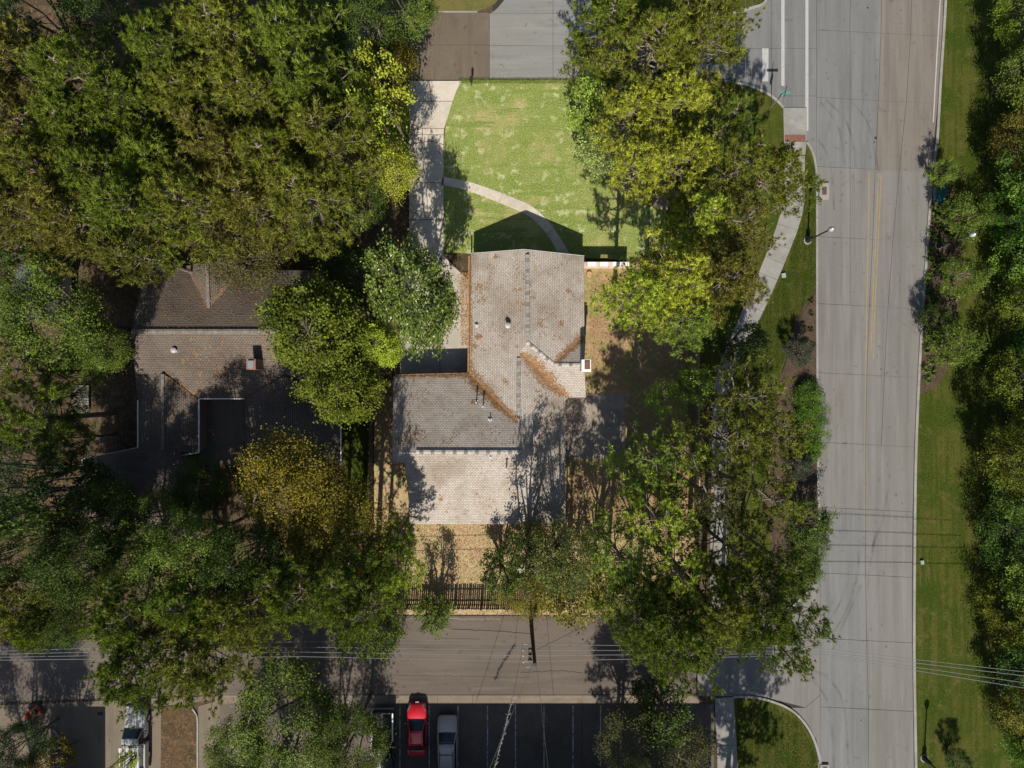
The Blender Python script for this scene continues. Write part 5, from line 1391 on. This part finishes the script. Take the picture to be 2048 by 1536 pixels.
TREES = [
    ('pine', 262, 500, 12.5, 2.6, 'lime' if False else (0.15, 0.165, 0.02), 'yellow-green pine reaching down over the left end of the brown roof'),
    ('oak', 55, 15, 9, 3.6, 'deep', 'dark oak in the top left corner'),
    ('oak', 190, 5, 8, 3.0, 'deep', 'dark oak at the top edge, beside the bare soil clearing'),
    ('oak', 640, 25, 9, 3.2, 'dark', 'dark oak at the top edge above the wood'),
    ('oak', 800, 15, 8, 2.9, 'mid', 'green oak at the top edge left of the brown street'),
    ('light', 725, 95, 9, 3.0, 'dark', 'dark thin tree behind the amber tree by the brown street'),
    ('gold', 775, 120, 7, 2.6, 'amber', 'amber-leaved tree overhanging the left end of the upper street'),
    ('light', 768, 195, 7.5, 2.3, 'gold', 'small yellow tree beside the top of the driveway'),
    ('light', 762, 262, 8, 2.2, 'lime', 'small lime tree, middle of the three beside the driveway'),
    ('light', 768, 340, 8, 2.9, 'gold', 'yellow-green tree, lowest of the three beside the driveway'),
    ('oak', 715, 400, 8, 2.4, 'dark', 'dark oak at the lower right corner of the pine wood'),
    ('gold', 495, 490, 8.5, 3.9, (0.09, 0.085, 0.02), 'olive-brown tree overhanging the top of the brown roof'),
    ('oak', 640, 490, 6, 1.9, 'deep', 'dark tree above the right end of the brown roof'),
    ('oak', 700, 545, 6, 2.4, 'deep', 'dark tree in the shade left of the magnolia'),
    ('light', 30, 470, 7, 2.6, 'deep', 'dark thin tree above the grey roof at the far left'),
    ('light', 110, 480, 6, 2.2, 'deep', 'dark undergrowth tree right of the grey roof'),
    ('oak', 40, 580, 7, 2.6, 'dark', 'oak covering the grey roof at the far left'),
    ('oak', 115, 640, 10, 4.4, 'mid', 'large green oak at the left edge, left of the brown house'),
    ('oak', 205, 690, 8, 2.3, 'mid', 'green oak beside the left gable of the brown house'),
    ('thinpine', 40, 740, 11, 3.2, 'olive', 'olive pine at the left edge below the large oak'),
    ('pine', 55, 840, 11, 3.4, 'green', 'pine at the left edge, left of the slatted deck'),
    ('oak', 150, 745, 7, 2.0, 'mid', 'small oak above the slatted deck'),
    ('oak', 130, 880, 7, 2.3, 'deep', 'dark oak below the slatted deck'),
    ('oak', 40, 960, 11, 3.3, 'teal', 'bluish dark oak at the left edge'),
    ('light', 120, 1000, 10, 2.6, 'dark', 'thin dark tree with bare soil showing below the bluish oak'),
    ('oak', 200, 1030, 8, 3.0, 'dark', 'dark oak over the lower end of the brown house'),
    ('oak', 320, 1050, 7.5, 2.8, 'mid', 'green oak just below the brown house'),
    ('oak', 410, 975, 6, 2.6, 'dark', 'dark oak at the left of the big amber tree'),
    ('gold', 580, 965, 10, 4.4, 'amber', 'big amber elm left of the back yard fence'),
    ('gold', 665, 1045, 10.5, 4.1, 'amber', 'amber elm overlapping the left fence, lower right of the big one'),
    ('oak', 60, 1090, 11.5, 3.2, 'dark', 'dark oak at the left edge below the bluish oak'),
    ('oak', 160, 1130, 11.5, 3.2, 'dark', 'dark oak left of the lower pines'),
    ('pine', 40, 1195, 12, 3.0, 'olive', 'olive pine at the left edge above the power lines'),
    ('pine', 95, 1250, 11, 2.3, 'green', 'small pine crossing the left end of the power lines'),
    ('oak', 165, 1220, 10, 2.3, 'dark', 'dark oak above the left end of the lower street'),
    ('oak', 260, 1110, 8.0, 3.0, 'dark', 'dark oak above the lower pine group'),
    ('oak', 375, 1090, 12, 3.1, 'mid', 'green oak left below the big amber elm'),
    ('oak', 490, 1110, 11.5, 3.0, 'dark', 'dark oak directly below the big amber elm'),
    ('pine', 265, 1225, 13, 3.6, 'green', 'green pine at the upper left of the lower pine group'),
    ('pine', 380, 1200, 13, 3.5, 'green', 'green pine at the top of the lower pine group'),
    ('pine', 290, 1330, 13, 3.7, 'green', 'pine reaching over the street, lower left of the lower pine group'),
    ('pine', 405, 1305, 13, 3.8, 'olive', 'pine at the lower middle of the lower pine group, above the white truck'),
    ('pine', 490, 1225, 13, 3.7, 'olive', 'olive pine at the right of the lower pine group'),
    ('thinpine', 560, 1150, 12, 3.0, 'green', 'thin pine below the amber elms'),
    ('pine', 610, 1205, 12.5, 3.2, 'green', 'pine hanging over the street between the two shadowed stretches'),
    ('pine', 690, 1150, 12.5, 3.3, 'green', 'pine left of the back yard fence corner'),
    ('pine', 715, 1225, 12, 3.0, 'green', 'pine above the street, left of the picket fence'),
    ('pine', 788, 1075, 8, 1.7, 'bright', 'small bright pine in the lower left corner of the back yard'),
    ('pine', 785, 1150, 9, 2.2, 'lime', 'lime-green pine at the left end of the picket fence'),
    ('light', 765, 1265, 5, 1.7, 'mid', 'leafy small tree over the street below the lime-green pine'),
    ('light', 868, 1232, 3.4, 1.7, 'mid', 'slender leafy tree leaning over the street from the picket fence'),
    ('oak', 580, 1440, 8, 4.6, 'mid', 'large green oak at the lower edge, left of the parked cars'),
    ('oak', 700, 1480, 8, 3.0, (0.10, 0.14, 0.02), 'yellow-green oak at the lower edge overhanging the black pickup'),
    ('oak', 480, 1500, 7, 2.8, 'mid', 'green oak at the lower edge right of the planting strip'),
    ('oak', 45, 1490, 4.5, 2.3, 'deep', 'dark shrubby tree in the round bed at the bottom left'),
    ('light', 100, 1525, 3.5, 1.5, 'amber', 'small olive tree in the round bed at the bottom left'),
    ('light', 245, 1530, 3.0, 0.9, 'lime', 'small yellow-green sapling beside the bed of the white truck'),
    ('light', 1255, 1480, 5.5, 3.2, (0.085, 0.09, 0.028), 'twiggy olive tree at the lower edge right of the parking lot'),
    ('light', 1350, 1500, 5.5, 3.3, (0.075, 0.075, 0.024), 'twiggy brownish tree at the lower edge left of the bottom footpath'),
    ('light', 1320, 1420, 5, 2.4, 'dark', 'dark thin tree above the two twiggy trees at the lower edge'),
    # upper right group
    ('pine', 1215, 60, 13, 3.0, 'green', 'pine at the left of the group over the upper street'),
    ('pine', 1300, 85, 14, 4.0, 'olive', 'pine in the middle of the group over the upper street'),
    ('pine', 1400, 75, 14, 3.6, 'olive', 'pine at the right of the group over the upper street'),
    ('thinpine', 1165, 125, 10, 1.9, 'olive', 'thin pine branch tree reaching left over the grey street'),
    ('light', 1185, 200, 6, 2.2, 'bright', 'bright green tree at the upper right edge of the lawn'),
    ('light', 1200, 300, 4.5, 2.2, 'pale', 'pale green tree at the right edge of the lawn'),
    ('pine', 1262, 228, 12.5, 2.6, 'gold', 'golden pine beside the upper right edge of the lawn'),
    ('pine', 1350, 215, 13, 3.0, 'gold', 'golden pine right of the first golden pine, below the upper street'),
    ('pine', 1288, 322, 12, 2.4, 'gold', 'golden pine at the right of the lawn, above the plank deck'),
    ('pine', 1370, 320, 12.5, 2.7, 'gold', 'golden pine directly right of the plank deck'),
    ('thinpine', 1450, 245, 12, 2.4, 'green', 'dark green pine left of the kerb ramp'),
    ('thinpine', 1465, 350, 13, 3.2, 'olive', 'olive pine left of the straight part of the footpath'),
    ('pine', 1545, 345, 12, 2.7, 'olive', 'olive pine overhanging the footpath below the kerb ramp'),
    ('thinpine', 1600, 385, 11, 1.5, 'green', 'thin pine sprig crossing the footpath to the road kerb'),
    ('pine', 1390, 440, 12, 2.6, 'lime', 'lime pine below the plank deck'),
    ('thinpine', 1475, 450, 13, 3.2, 'brown', 'brownish pine left of the upper footpath bend'),
    ('pine', 1275, 585, 12, 2.9, 'lime', 'lime-green pine nearest the right side of the house'),
    ('pine', 1360, 555, 13, 3.3, 'gold', 'golden pine right of the lime-green pine beside the house'),
    ('pine', 1455, 560, 13, 3.3, 'brown', 'brownish pine beside the footpath, right of the golden pine'),
    ('pine', 1375, 640, 11, 2.4, 'bright', 'green pine below the golden pine, above the silvered fence'),
    ('light', 1480, 690, 4.5, 2.0, 'dark', 'small dark tree over the footpath'),
    ('light', 1385, 770, 5, 1.6, 'bright', 'small bright tree at the silvered fence'),
    ('lacy', 1325, 800, 5, 2.0, 'bright', 'small bright tree right of the patio'),
    ('thinpine', 1500, 800, 12, 3.5, 'olive', 'thin pine between the footpath and the clipped hedge'),
    ('thinpine', 1555, 870, 12, 3.0, 'olive', 'olive pine left of the clipped hedge'),
    ('thinpine', 1460, 885, 12, 3.3, 'olive', 'thin dark pine over the covered footpath'),
    ('airypine', 1300, 925, 10, 3.0, 'bright', 'bright thin pine below the patio'),
    ('lacy', 1235, 935, 5, 1.8, 'bright', 'small bright tree at the lower right of the patio'),
    ('airypine', 1370, 900, 10, 2.6, 'lime', 'thin lime pine beside the silvered fence'),
    ('airypine', 1420, 985, 12, 3.3, (0.10, 0.11, 0.03), 'twiggy grey pine over the footpath with bare limbs'),
    ('thinpine', 1530, 985, 12, 3.3, 'olive', 'olive pine left of the dark mulch'),
    ('airypine', 1310, 1040, 12, 3.6, 'lime', 'thin lime pine in the right part of the back yard'),
    ('airypine', 1350, 1130, 12.5, 3.2, 'lime', 'lime pine at the right end of the picket fence'),
    ('airypine', 1240, 1120, 11, 3.0, 'bright', 'bright thin pine above the right part of the picket fence'),
    ('light', 1120, 1120, 9, 2.9, (0.13, 0.165, 0.034), 'small oak beside the lower right corner of the house'),
    ('light', 1062, 1105, 8.0, 2.0, (0.11, 0.14, 0.028), 'small leafy tree against the lower eave of the house'),
    ('light', 1000, 1150, 4.2, 1.9, 'dark', 'dark small tree in the back yard by the picket fence'),
    ('gold', 1055, 1185, 5.5, 2.3, (0.19, 0.17, 0.02), 'yellowish tree over the picket fence by the utility pole'),
    ('light', 1140, 1175, 6, 2.6, (0.19, 0.17, 0.03), 'thin yellowish tree with pale twigs right of the utility pole'),
    ('thinpine', 1465, 1095, 12, 3.2, 'olive', 'thin olive pine above the lower footpath'),
    ('thinpine', 1565, 1120, 11.5, 2.7, 'green', 'green pine by the lower mulch bed'),
    ('pine', 1265, 1230, 13.5, 3.0, 'green', 'green pine at the left of the group over the lower junction'),
    ('pine', 1350, 1270, 14, 3.6, 'green', 'green pine with the lowest crown over the lower street'),
    ('pine', 1430, 1215, 14, 3.5, 'olive', 'olive pine in the middle of the group over the lower junction'),
    ('pine', 1520, 1220, 14, 3.4, 'green', 'green pine at the right of the group over the lower junction'),
    ('thinpine', 1600, 1225, 13, 2.5, 'green', 'thin pine reaching furthest over the road at the lower junction'),
    ('thinpine', 1560, 1290, 13.5, 2.7, 'green', 'thin pine overhanging the mouth of the lower street'),
]
TREES += [
    ('lacy', 1300, 985, 6.5, 2.9, 'bright', 'bright leafy tree in the middle of the right side yard'),
    ('lacy', 1350, 1020, 6.5, 2.9, 'lime', 'lime leafy tree beside the silvered fence, below the bright one'),
    ('lacy', 1215, 1090, 5.5, 2.8, 'bright', 'bright leafy tree right of the lower corner of the house'),
    ('lacy', 1205, 1175, 6.0, 2.8, (0.20, 0.22, 0.03), 'yellow-green leafy tree over the right part of the picket fence'),
    ('lacy', 1290, 1160, 7.0, 2.8, 'lime', 'lime leafy tree at the picket fence, left of the lime pine'),
    ('oak', 590, 1810, 11, 4.6, 'mid', 'oak beyond the lower edge whose shadow falls on the street left of the cars'),
    ('oak', 470, 1780, 11, 4.0, 'mid', 'oak beyond the lower edge, left of the one shading the street'),
    ('oak', -150, 1800, 11, 4.2, 'mid', 'oak beyond the lower left corner whose shadow falls on the street'),
    ('pine', 1580, 1930, 13, 4.0, 'green', 'pine beyond the lower edge whose shadow covers the bottom footpath'),
    ('pine', 1560, 1830, 13, 3.6, 'green', 'pine beyond the lower edge whose shadow falls on the lower junction'),
    ('pine', 1290, 1830, 13, 3.6, 'green', 'pine beyond the lower edge above the twiggy trees'),
]
for kind, px, py, zc, R, tn, lab in TREES:
    tree(kind, px, py, zc, R, tn, lab)
m_ = tree('magnolia', 836, 605, 9.0, 3.4, 'mag', 'glossy-leaved magnolia between the driveway and the house', 1.42)
m_.scale.x *= -1
tree('sweet', 640, 665, 9.5, 4.1, (0.108, 0.138, 0.010), 'big yellow-green sweetgum between the brown house and the magnolia')
tree('sweet', 690, 770, 9.0, 3.3, (0.118, 0.146, 0.010), 'yellow-green sweetgum, lower of the two beside the brown house')
tree('sweet', 590, 632, 8.5, 2.1, 'dark', 'dark sweetgum at the upper left of the big yellow-green one')
tree('sweet', 762, 690, 8.0, 1.9, 'lime', 'lime-green tree wedged below the magnolia on its left')
# the tree belt along the right edge
BELT = [(2035, 30, 3.0, 'cedar'), (2010, 130, 2.4, 'mid'), (2045, 200, 3.0, 'cedar'), (2015, 285, 2.4, 'mid'), (2045, 370, 2.8, 'mid'), (2015, 440, 2.3, 'cedar'), (2045, 520, 2.9, 'mid'), (2020, 600, 2.5, 'cedar'), (2045, 690, 2.9, 'dark'), (2020, 770, 2.6, 'cedar'), (2040, 850, 2.8, 'mid'), (2005, 925, 2.5, 'cedar'), (2040, 1000, 2.9, 'mid'), (2020, 1085, 2.8, 'dark'), (2045, 1170, 2.9, 'mid'), (2015, 1250, 2.5, 'cedar'), (2045, 1330, 2.9, 'dark'), (2020, 1420, 2.7, 'mid'), (2040, 1505, 3.0, 'cedar')]
big = ['first', 'second', 'third', 'fourth', 'fifth', 'sixth', 'seventh', 'eighth', 'ninth', 'tenth', 'eleventh', 'twelfth', 'thirteenth', 'fourteenth', 'fifteenth', 'sixteenth', 'seventeenth', 'eighteenth', 'nineteenth']
for i, (px, py, R, tn) in enumerate(BELT):
    tree(('cedar', 'belt', 'belt', 'cedar', 'belt')[i % 5], px + 46 + rt.uniform(-12, 14), py, (4.0, 5.0, 4.4, 3.4, 4.6)[i % 5], R * rt.uniform(1.0, 1.3), tuple(c * k for c, k in zip(TINT[tn], (rt.uniform(0.75, 1.5), rt.uniform(0.8, 1.25), 1.0))), '%s tree from the top in the dense belt along the right edge' % big[i], group='belt of trees along the right edge')
# shrubs
SHR = [('crepe', 1922, 432, 2.6, 1.8, 'mid', 'feathery small tree in the right bed, just below the teal hatch'), ('crepe', 1922, 552, 2.6, 1.7, 'mid', 'feathery small tree in the right bed, second from the top'),
       ('crepe', 1905, 690, 2.6, 1.9, 'mid', 'feathery small tree at the lower end of the right bed'), ('crepe', 1866, 635, 1.8, 1.1, 'dark', 'dark feathery shrub against the right kerb'), ('crepe', 1884, 345, 1.8, 1.1, 'mid', 'feathery shrub at the top end of the right bed'),
       ('crepe', 1618, 1055, 2.6, 1.9, 'dark', 'feathery shrub overhanging the left kerb of the road'), ('crepe', 1914, 1520, 1.5, 1.0, 'dark', 'feathery shrub at the bottom edge right of the road'), ('crepe', 1598, 930, 1.8, 1.2, (0.07, 0.08, 0.05), 'grey-green shrub below the clipped hedge'),
       ('crepe', 1600, 705, 1.6, 1.2, (0.07, 0.08, 0.05), 'grey-green shrub in the mulch above the clipped hedge')]
for kind, px, py, zc, R, tn, lab in SHR:
    tree(kind, px, py, zc, R, tn, lab)
hedges = [('upper', 1617, 790), ('second', 1617, 828), ('third', 1618, 866), ('lowest', 1621, 902), ]
for nm, px, py in hedges:
    tree('bush', px, py, 0.75, 1.15, (0.075, 0.155, 0.012), '%s part of the clipped green hedge at the left kerb' % nm if nm != 'second' and nm != 'third' else '%s part from the top of the clipped green hedge at the left kerb' % nm, group='clipped hedge at the left kerb')
for nm, px, py in (('upper', 1612, 1108), ('middle', 1604, 1142), ('lower', 1590, 1170)):
    tree('bush', px, py, 0.8, 1.3, (0.065, 0.11, 0.014), '%s shrub of three at the kerb above the lower junction' % nm, group='shrubs at the kerb above the lower junction')
# strappy-leaved bedding plants in the right bed and the mulch on the left
def strap_mesh(seed):
    rg = random.Random(seed); b = MB()
    for k in range(34):
        a = rg.uniform(0, 6.283); l = rg.uniform(0.30, 0.55); w = 0.028
        d = Vector((math.cos(a), math.sin(a), 0)); n = Vector((-d.y, d.x, 0))
        h = rg.uniform(0.15, 0.4)
        p0 = d * 0.03; p1 = d * l * 0.5 + Vector((0, 0, h)); p2 = d * l + Vector((0, 0, h * 0.6))
        b.add([p0 - n * w, p0 + n * w, p1 + n * w, p1 - n * w, p2], [(0, 1, 2, 3), (3, 2, 4)])
    me = b.mesh('strap_leaves', M['leaf'])
    set_tint(me, [rg.uniform(0.6, 1.4) for _ in me.polygons])
    return me
STR = [strap_mesh(s) for s in (1, 2, 3)]
beds = [(1868, 352), (1874, 372), (1893, 362), (1864, 420), (1871, 440), (1880, 455), (1862, 466), (1860, 500), (1872, 482), (1858, 520), (1869, 535), (1856, 552), (1882, 520), (1858, 585), (1868, 600), (1856, 615), (1852, 560), (1862, 722), (1850, 700), (1848, 738), (1864, 745), (1855, 760), (1875, 700), (1890, 405), (1900, 470), (1893, 590)]
beds.sort(key=lambda q: q[1])
def ordinal(i):
    tens = ['', '', 'twenty']
    if i < 19: return big[i]
    if i == 19: return 'twentieth'
    return 'twenty-' + big[i - 20]
for i, (px, py) in enumerate(beds):
    o = obj('strap_plant', STR[i % 3]); o.location = P(px, py, ZG + 0.02); o.rotation_euler = (0, 0, i * 1.3); o.scale = (1.15,) * 3; o.color = (0.085, 0.13, 0.02, 1)
    tag(o, '%s strap-leaved plant from the top in the mulch bed right of the road' % ordinal(i), 'plant', 'strap plants in the right bed')
for i, (px, py) in enumerate([(1622, 603), (1622, 628), (1605, 650), (1620, 660), (1598, 675), (1612, 682), (1624, 690)]):
    o = obj('strap_plant', STR[i % 3]); o.location = P(px, py, ZG + 0.02); o.rotation_euler = (0, 0, i * 1.9); o.scale = (0.75,) * 3; o.color = (0.05, 0.06, 0.02, 1)
    tag(o, '%s small dark tuft from the top in the mulch left of the road' % ordinal(i), 'plant', 'dark tufts in the left mulch bed')

# ------------------------------------------------------------------ fallen leaves, grass blades, tyre marks
def pts_in_poly(poly, n, rg):
    xs = [p[0] for p in poly]; ys = [p[1] for p in poly]
    out = []
    while len(out) < n:
        x = rg.uniform(min(xs), max(xs), 4000); y = rg.uniform(min(ys), max(ys), 4000)
        ins = np.zeros(4000, bool)
        k = len(poly)
        for i in range(k):
            x1, y1 = poly[i]; x2, y2 = poly[(i + 1) % k]
            c = ((y1 > y) != (y2 > y)) & (x < (x2 - x1) * (y - y1) / ((y2 - y1) + 1e-9) + x1)
            ins ^= c
        out += list(zip(x[ins], y[ins]))
    return np.array(out[:n])
def blades(name, label, poly, n, z, h, w, tint, seed, cat='grass', lie=0.0, mat='leaf'):
    rg = np.random.default_rng(seed)
    q = pts_in_poly(poly, n, rg)
    X = (q[:, 0] - 1024) / S; Y = (768 - q[:, 1]) / S
    B = np.stack([X, Y, np.full(n, z)], 1)
    a = rg.uniform(0, 6.283, n); t = np.stack([np.cos(a), np.sin(a), np.zeros(n)], 1)
    up = np.array([0, 0, 1.0]) * (1 - lie) + rg.normal(0, 0.55, (n, 3)) * np.array([1, 1, 0.15])
    up[:, 2] = np.abs(up[:, 2]) + 0.02
    up /= np.linalg.norm(up, axis=1, keepdims=True)
    l = rg.uniform(0.5, 1.3, (n, 1)) * h
    V = np.stack([B - t * w, B + t * w, B + up * l], 1).reshape(-1, 3)
    me = arr_mesh(name, V, np.arange(n * 3).reshape(-1, 3), M[mat])
    set_tint(me, rg.normal(1.0, 0.3, n).clip(0.4, 2.0))
    o = obj(name, me); o.color = (*tint, 1)
    return tag(o, label, cat, kind='stuff')
LAWN = [(924, 163), (906, 200), (893, 245), (887, 300), (887, 505), (1250, 520), (1330, 500), (1330, 162)]
blades('grass', 'short pale green grass of the front lawn', LAWN, 24000, ZG, 0.06, 0.018, (0.29, 0.32, 0.09), 1)
blades('grass', 'ragged grass along the street edge of the front lawn', [(918, 157), (918, 168), (1330, 168), (1330, 158)], 9000, ZG - 0.02, 0.12, 0.022, (0.15, 0.21, 0.035), 2)
VR = [(1895, -40), (1880, 200), (1864, 400), (1848, 640), (1836, 893), (1832, 1155), (1834, 1550), (1990, 1550), (1985, 900), (1980, 400), (1960, -40)]
blades('grass', 'mown green grass of the strip right of the road', VR, 40000, ZG, 0.06, 0.018, (0.062, 0.076, 0.012), 3)
blades('grass', 'mown green grass between the footpath and the road', [(1612, 300), (1630, 340), (1632, 590), (1590, 650), (1560, 740), (1470, 780), (1520, 640), (1575, 530), (1606, 430)], 22000, ZG, 0.07, 0.020, (0.055, 0.070, 0.012), 4)
blades('grass', 'mown green grass of the bottom corner lawn', [(1474, 1400), (1500, 1398), (1540, 1405), (1600, 1445), (1632, 1512), (1636, 1550), (1474, 1550)], 14000, ZG, 0.07, 0.020, (0.055, 0.070, 0.012), 5)
blades('dry_grass', 'dry straw grass of the back yard', [(752, 1050), (752, 940), (815, 1045), (1130, 1046), (1130, 1040), (1396, 1040), (1396, 1203), (752, 1203)], 30000, 0.05, 0.09, 0.020, (0.40, 0.28, 0.13), 6)
blades('dry_grass', 'patchy straw and weeds in the right side yard', [(1180, 545), (1396, 545), (1396, 1040), (1255, 1040), (1255, 780), (1180, 780)], 22000, 0.046, 0.09, 0.022, (0.27, 0.215, 0.075), 7)
LB = dict(cat='leaves', lie=1.0)
blades('fallen_leaves', 'fallen brown leaves scattered over the back yard', [(752, 1050), (1396, 1045), (1396, 1228), (752, 1228)], 2600, 0.075, 0.13, 0.05, (0.30, 0.15, 0.06), 8, **LB)
blades('fallen_leaves', 'fallen brown leaves in the right side yard and on the patio', [(1175, 545), (1396, 545), (1396, 1040), (1135, 1040), (1135, 800)], 2600, 0.10, 0.12, 0.045, (0.30, 0.15, 0.06), 9, **LB)
blades('fallen_leaves', 'fallen leaves along the left side of the driveway and court', [(800, 170), (832, 170), (830, 500), (935, 560), (937, 620), (900, 640), (800, 600)], 1500, 0.10, 0.13, 0.05, (0.36, 0.20, 0.08), 10, **LB)
blades('fallen_leaves', 'fallen leaves drifted against the house by the court', [(920, 545), (938, 545), (938, 690), (922, 690)], 900, 0.10, 0.15, 0.05, (0.42, 0.25, 0.11), 14, **LB)
blades('fallen_leaves', 'fallen leaves under the trees on the left', [(0, 0), (740, 0), (740, 1220), (0, 1220)], 9000, 0.01, 0.16, 0.06, (0.20, 0.11, 0.055), 11, **LB)
blades('fallen_leaves', 'brown leaves and needles at the edges of the lower street', [(560, 1209), (1395, 1209), (1395, 1245), (560, 1245)], 2200, 0.05, 0.10, 0.03, (0.20, 0.11, 0.05), 12, **LB)
blades('fallen_leaves', 'orange leaves covering the planting strip at the bottom left', [(325, 1414), (385, 1416), (393, 1430), (393, 1550), (323, 1550)], 1300, 0.07, 0.12, 0.045, (0.22, 0.12, 0.04), 13, **LB)  # leaf tint darkened for the tree shadows over the strip
blades('fallen_leaves', 'thin drift of pale leaves in the front lawn', LAWN, 260, ZG + 0.05, 0.10, 0.04, (0.42, 0.33, 0.18), 15, **LB)
# tyre marks: thin, worn rubber films on the slabs
tm, tnt, tbs = new_mat('tyre_rubber_film')
tbs.inputs['Base Color'].default_value = (0.05, 0.047, 0.044, 1); tbs.inputs['Roughness'].default_value = 0.9
tg = tnt.nodes.new('ShaderNodeNewGeometry'); tz = tnt.nodes.new('ShaderNodeTexNoise'); tz.inputs['Scale'].default_value = 0.8; tz.inputs['Detail'].default_value = 6
tnt.links.new(tg.outputs['Position'], tz.inputs['Vector'])
tr_ = tnt.nodes.new('ShaderNodeMapRange'); tr_.inputs['From Min'].default_value = 0.40; tr_.inputs['From Max'].default_value = 0.75; tr_.inputs['To Min'].default_value = 0.02; tr_.inputs['To Max'].default_value = 0.24
tnt.links.new(tz.outputs['Fac'], tr_.inputs['Value'])
tt = tnt.nodes.new('ShaderNodeBsdfTransparent'); tx = tnt.nodes.new('ShaderNodeMixShader')
tnt.links.new(tr_.outputs[0], tx.inputs['Fac']); tnt.links.new(tt.outputs[0], tx.inputs[1]); tnt.links.new(tbs.outputs[0], tx.inputs[2])
tnt.links.new(tx.outputs[0], tnt.nodes['Material Output'].inputs['Surface'])
MARKS = [[(1640, 205), (1665, 235), (1682, 275), (1690, 330)], [(1652, 200), (1690, 240), (1706, 290), (1712, 335)], [(1700, 200), (1735, 245), (1748, 300), (1757, 345)], [(1636, 280), (1655, 310), (1664, 360), (1668, 420)],
         [(1560, 1300), (1620, 1285), (1660, 1240), (1690, 1180), (1700, 1120)], [(1570, 1312), (1640, 1290), (1685, 1235), (1712, 1160), (1718, 1080)], [(1560, 1330), (1640, 1345), (1680, 1390), (1692, 1450), (1696, 1530)], [(1572, 1345), (1625, 1362), (1655, 1405), (1664, 1470), (1668, 1540)],
         [(1740, 1130), (1750, 1080), (1765, 1040), (1775, 980)], [(1735, 1180), (1742, 1110), (1752, 1060)], [(1665, 1300), (1690, 1240), (1722, 1170)]]
for i, mk in enumerate(MARKS):
    stripe('tyre_mark', smooth_line(mk, 6), 0.22, tm, road, ZR + 0.0035 + 0.0004 * i)
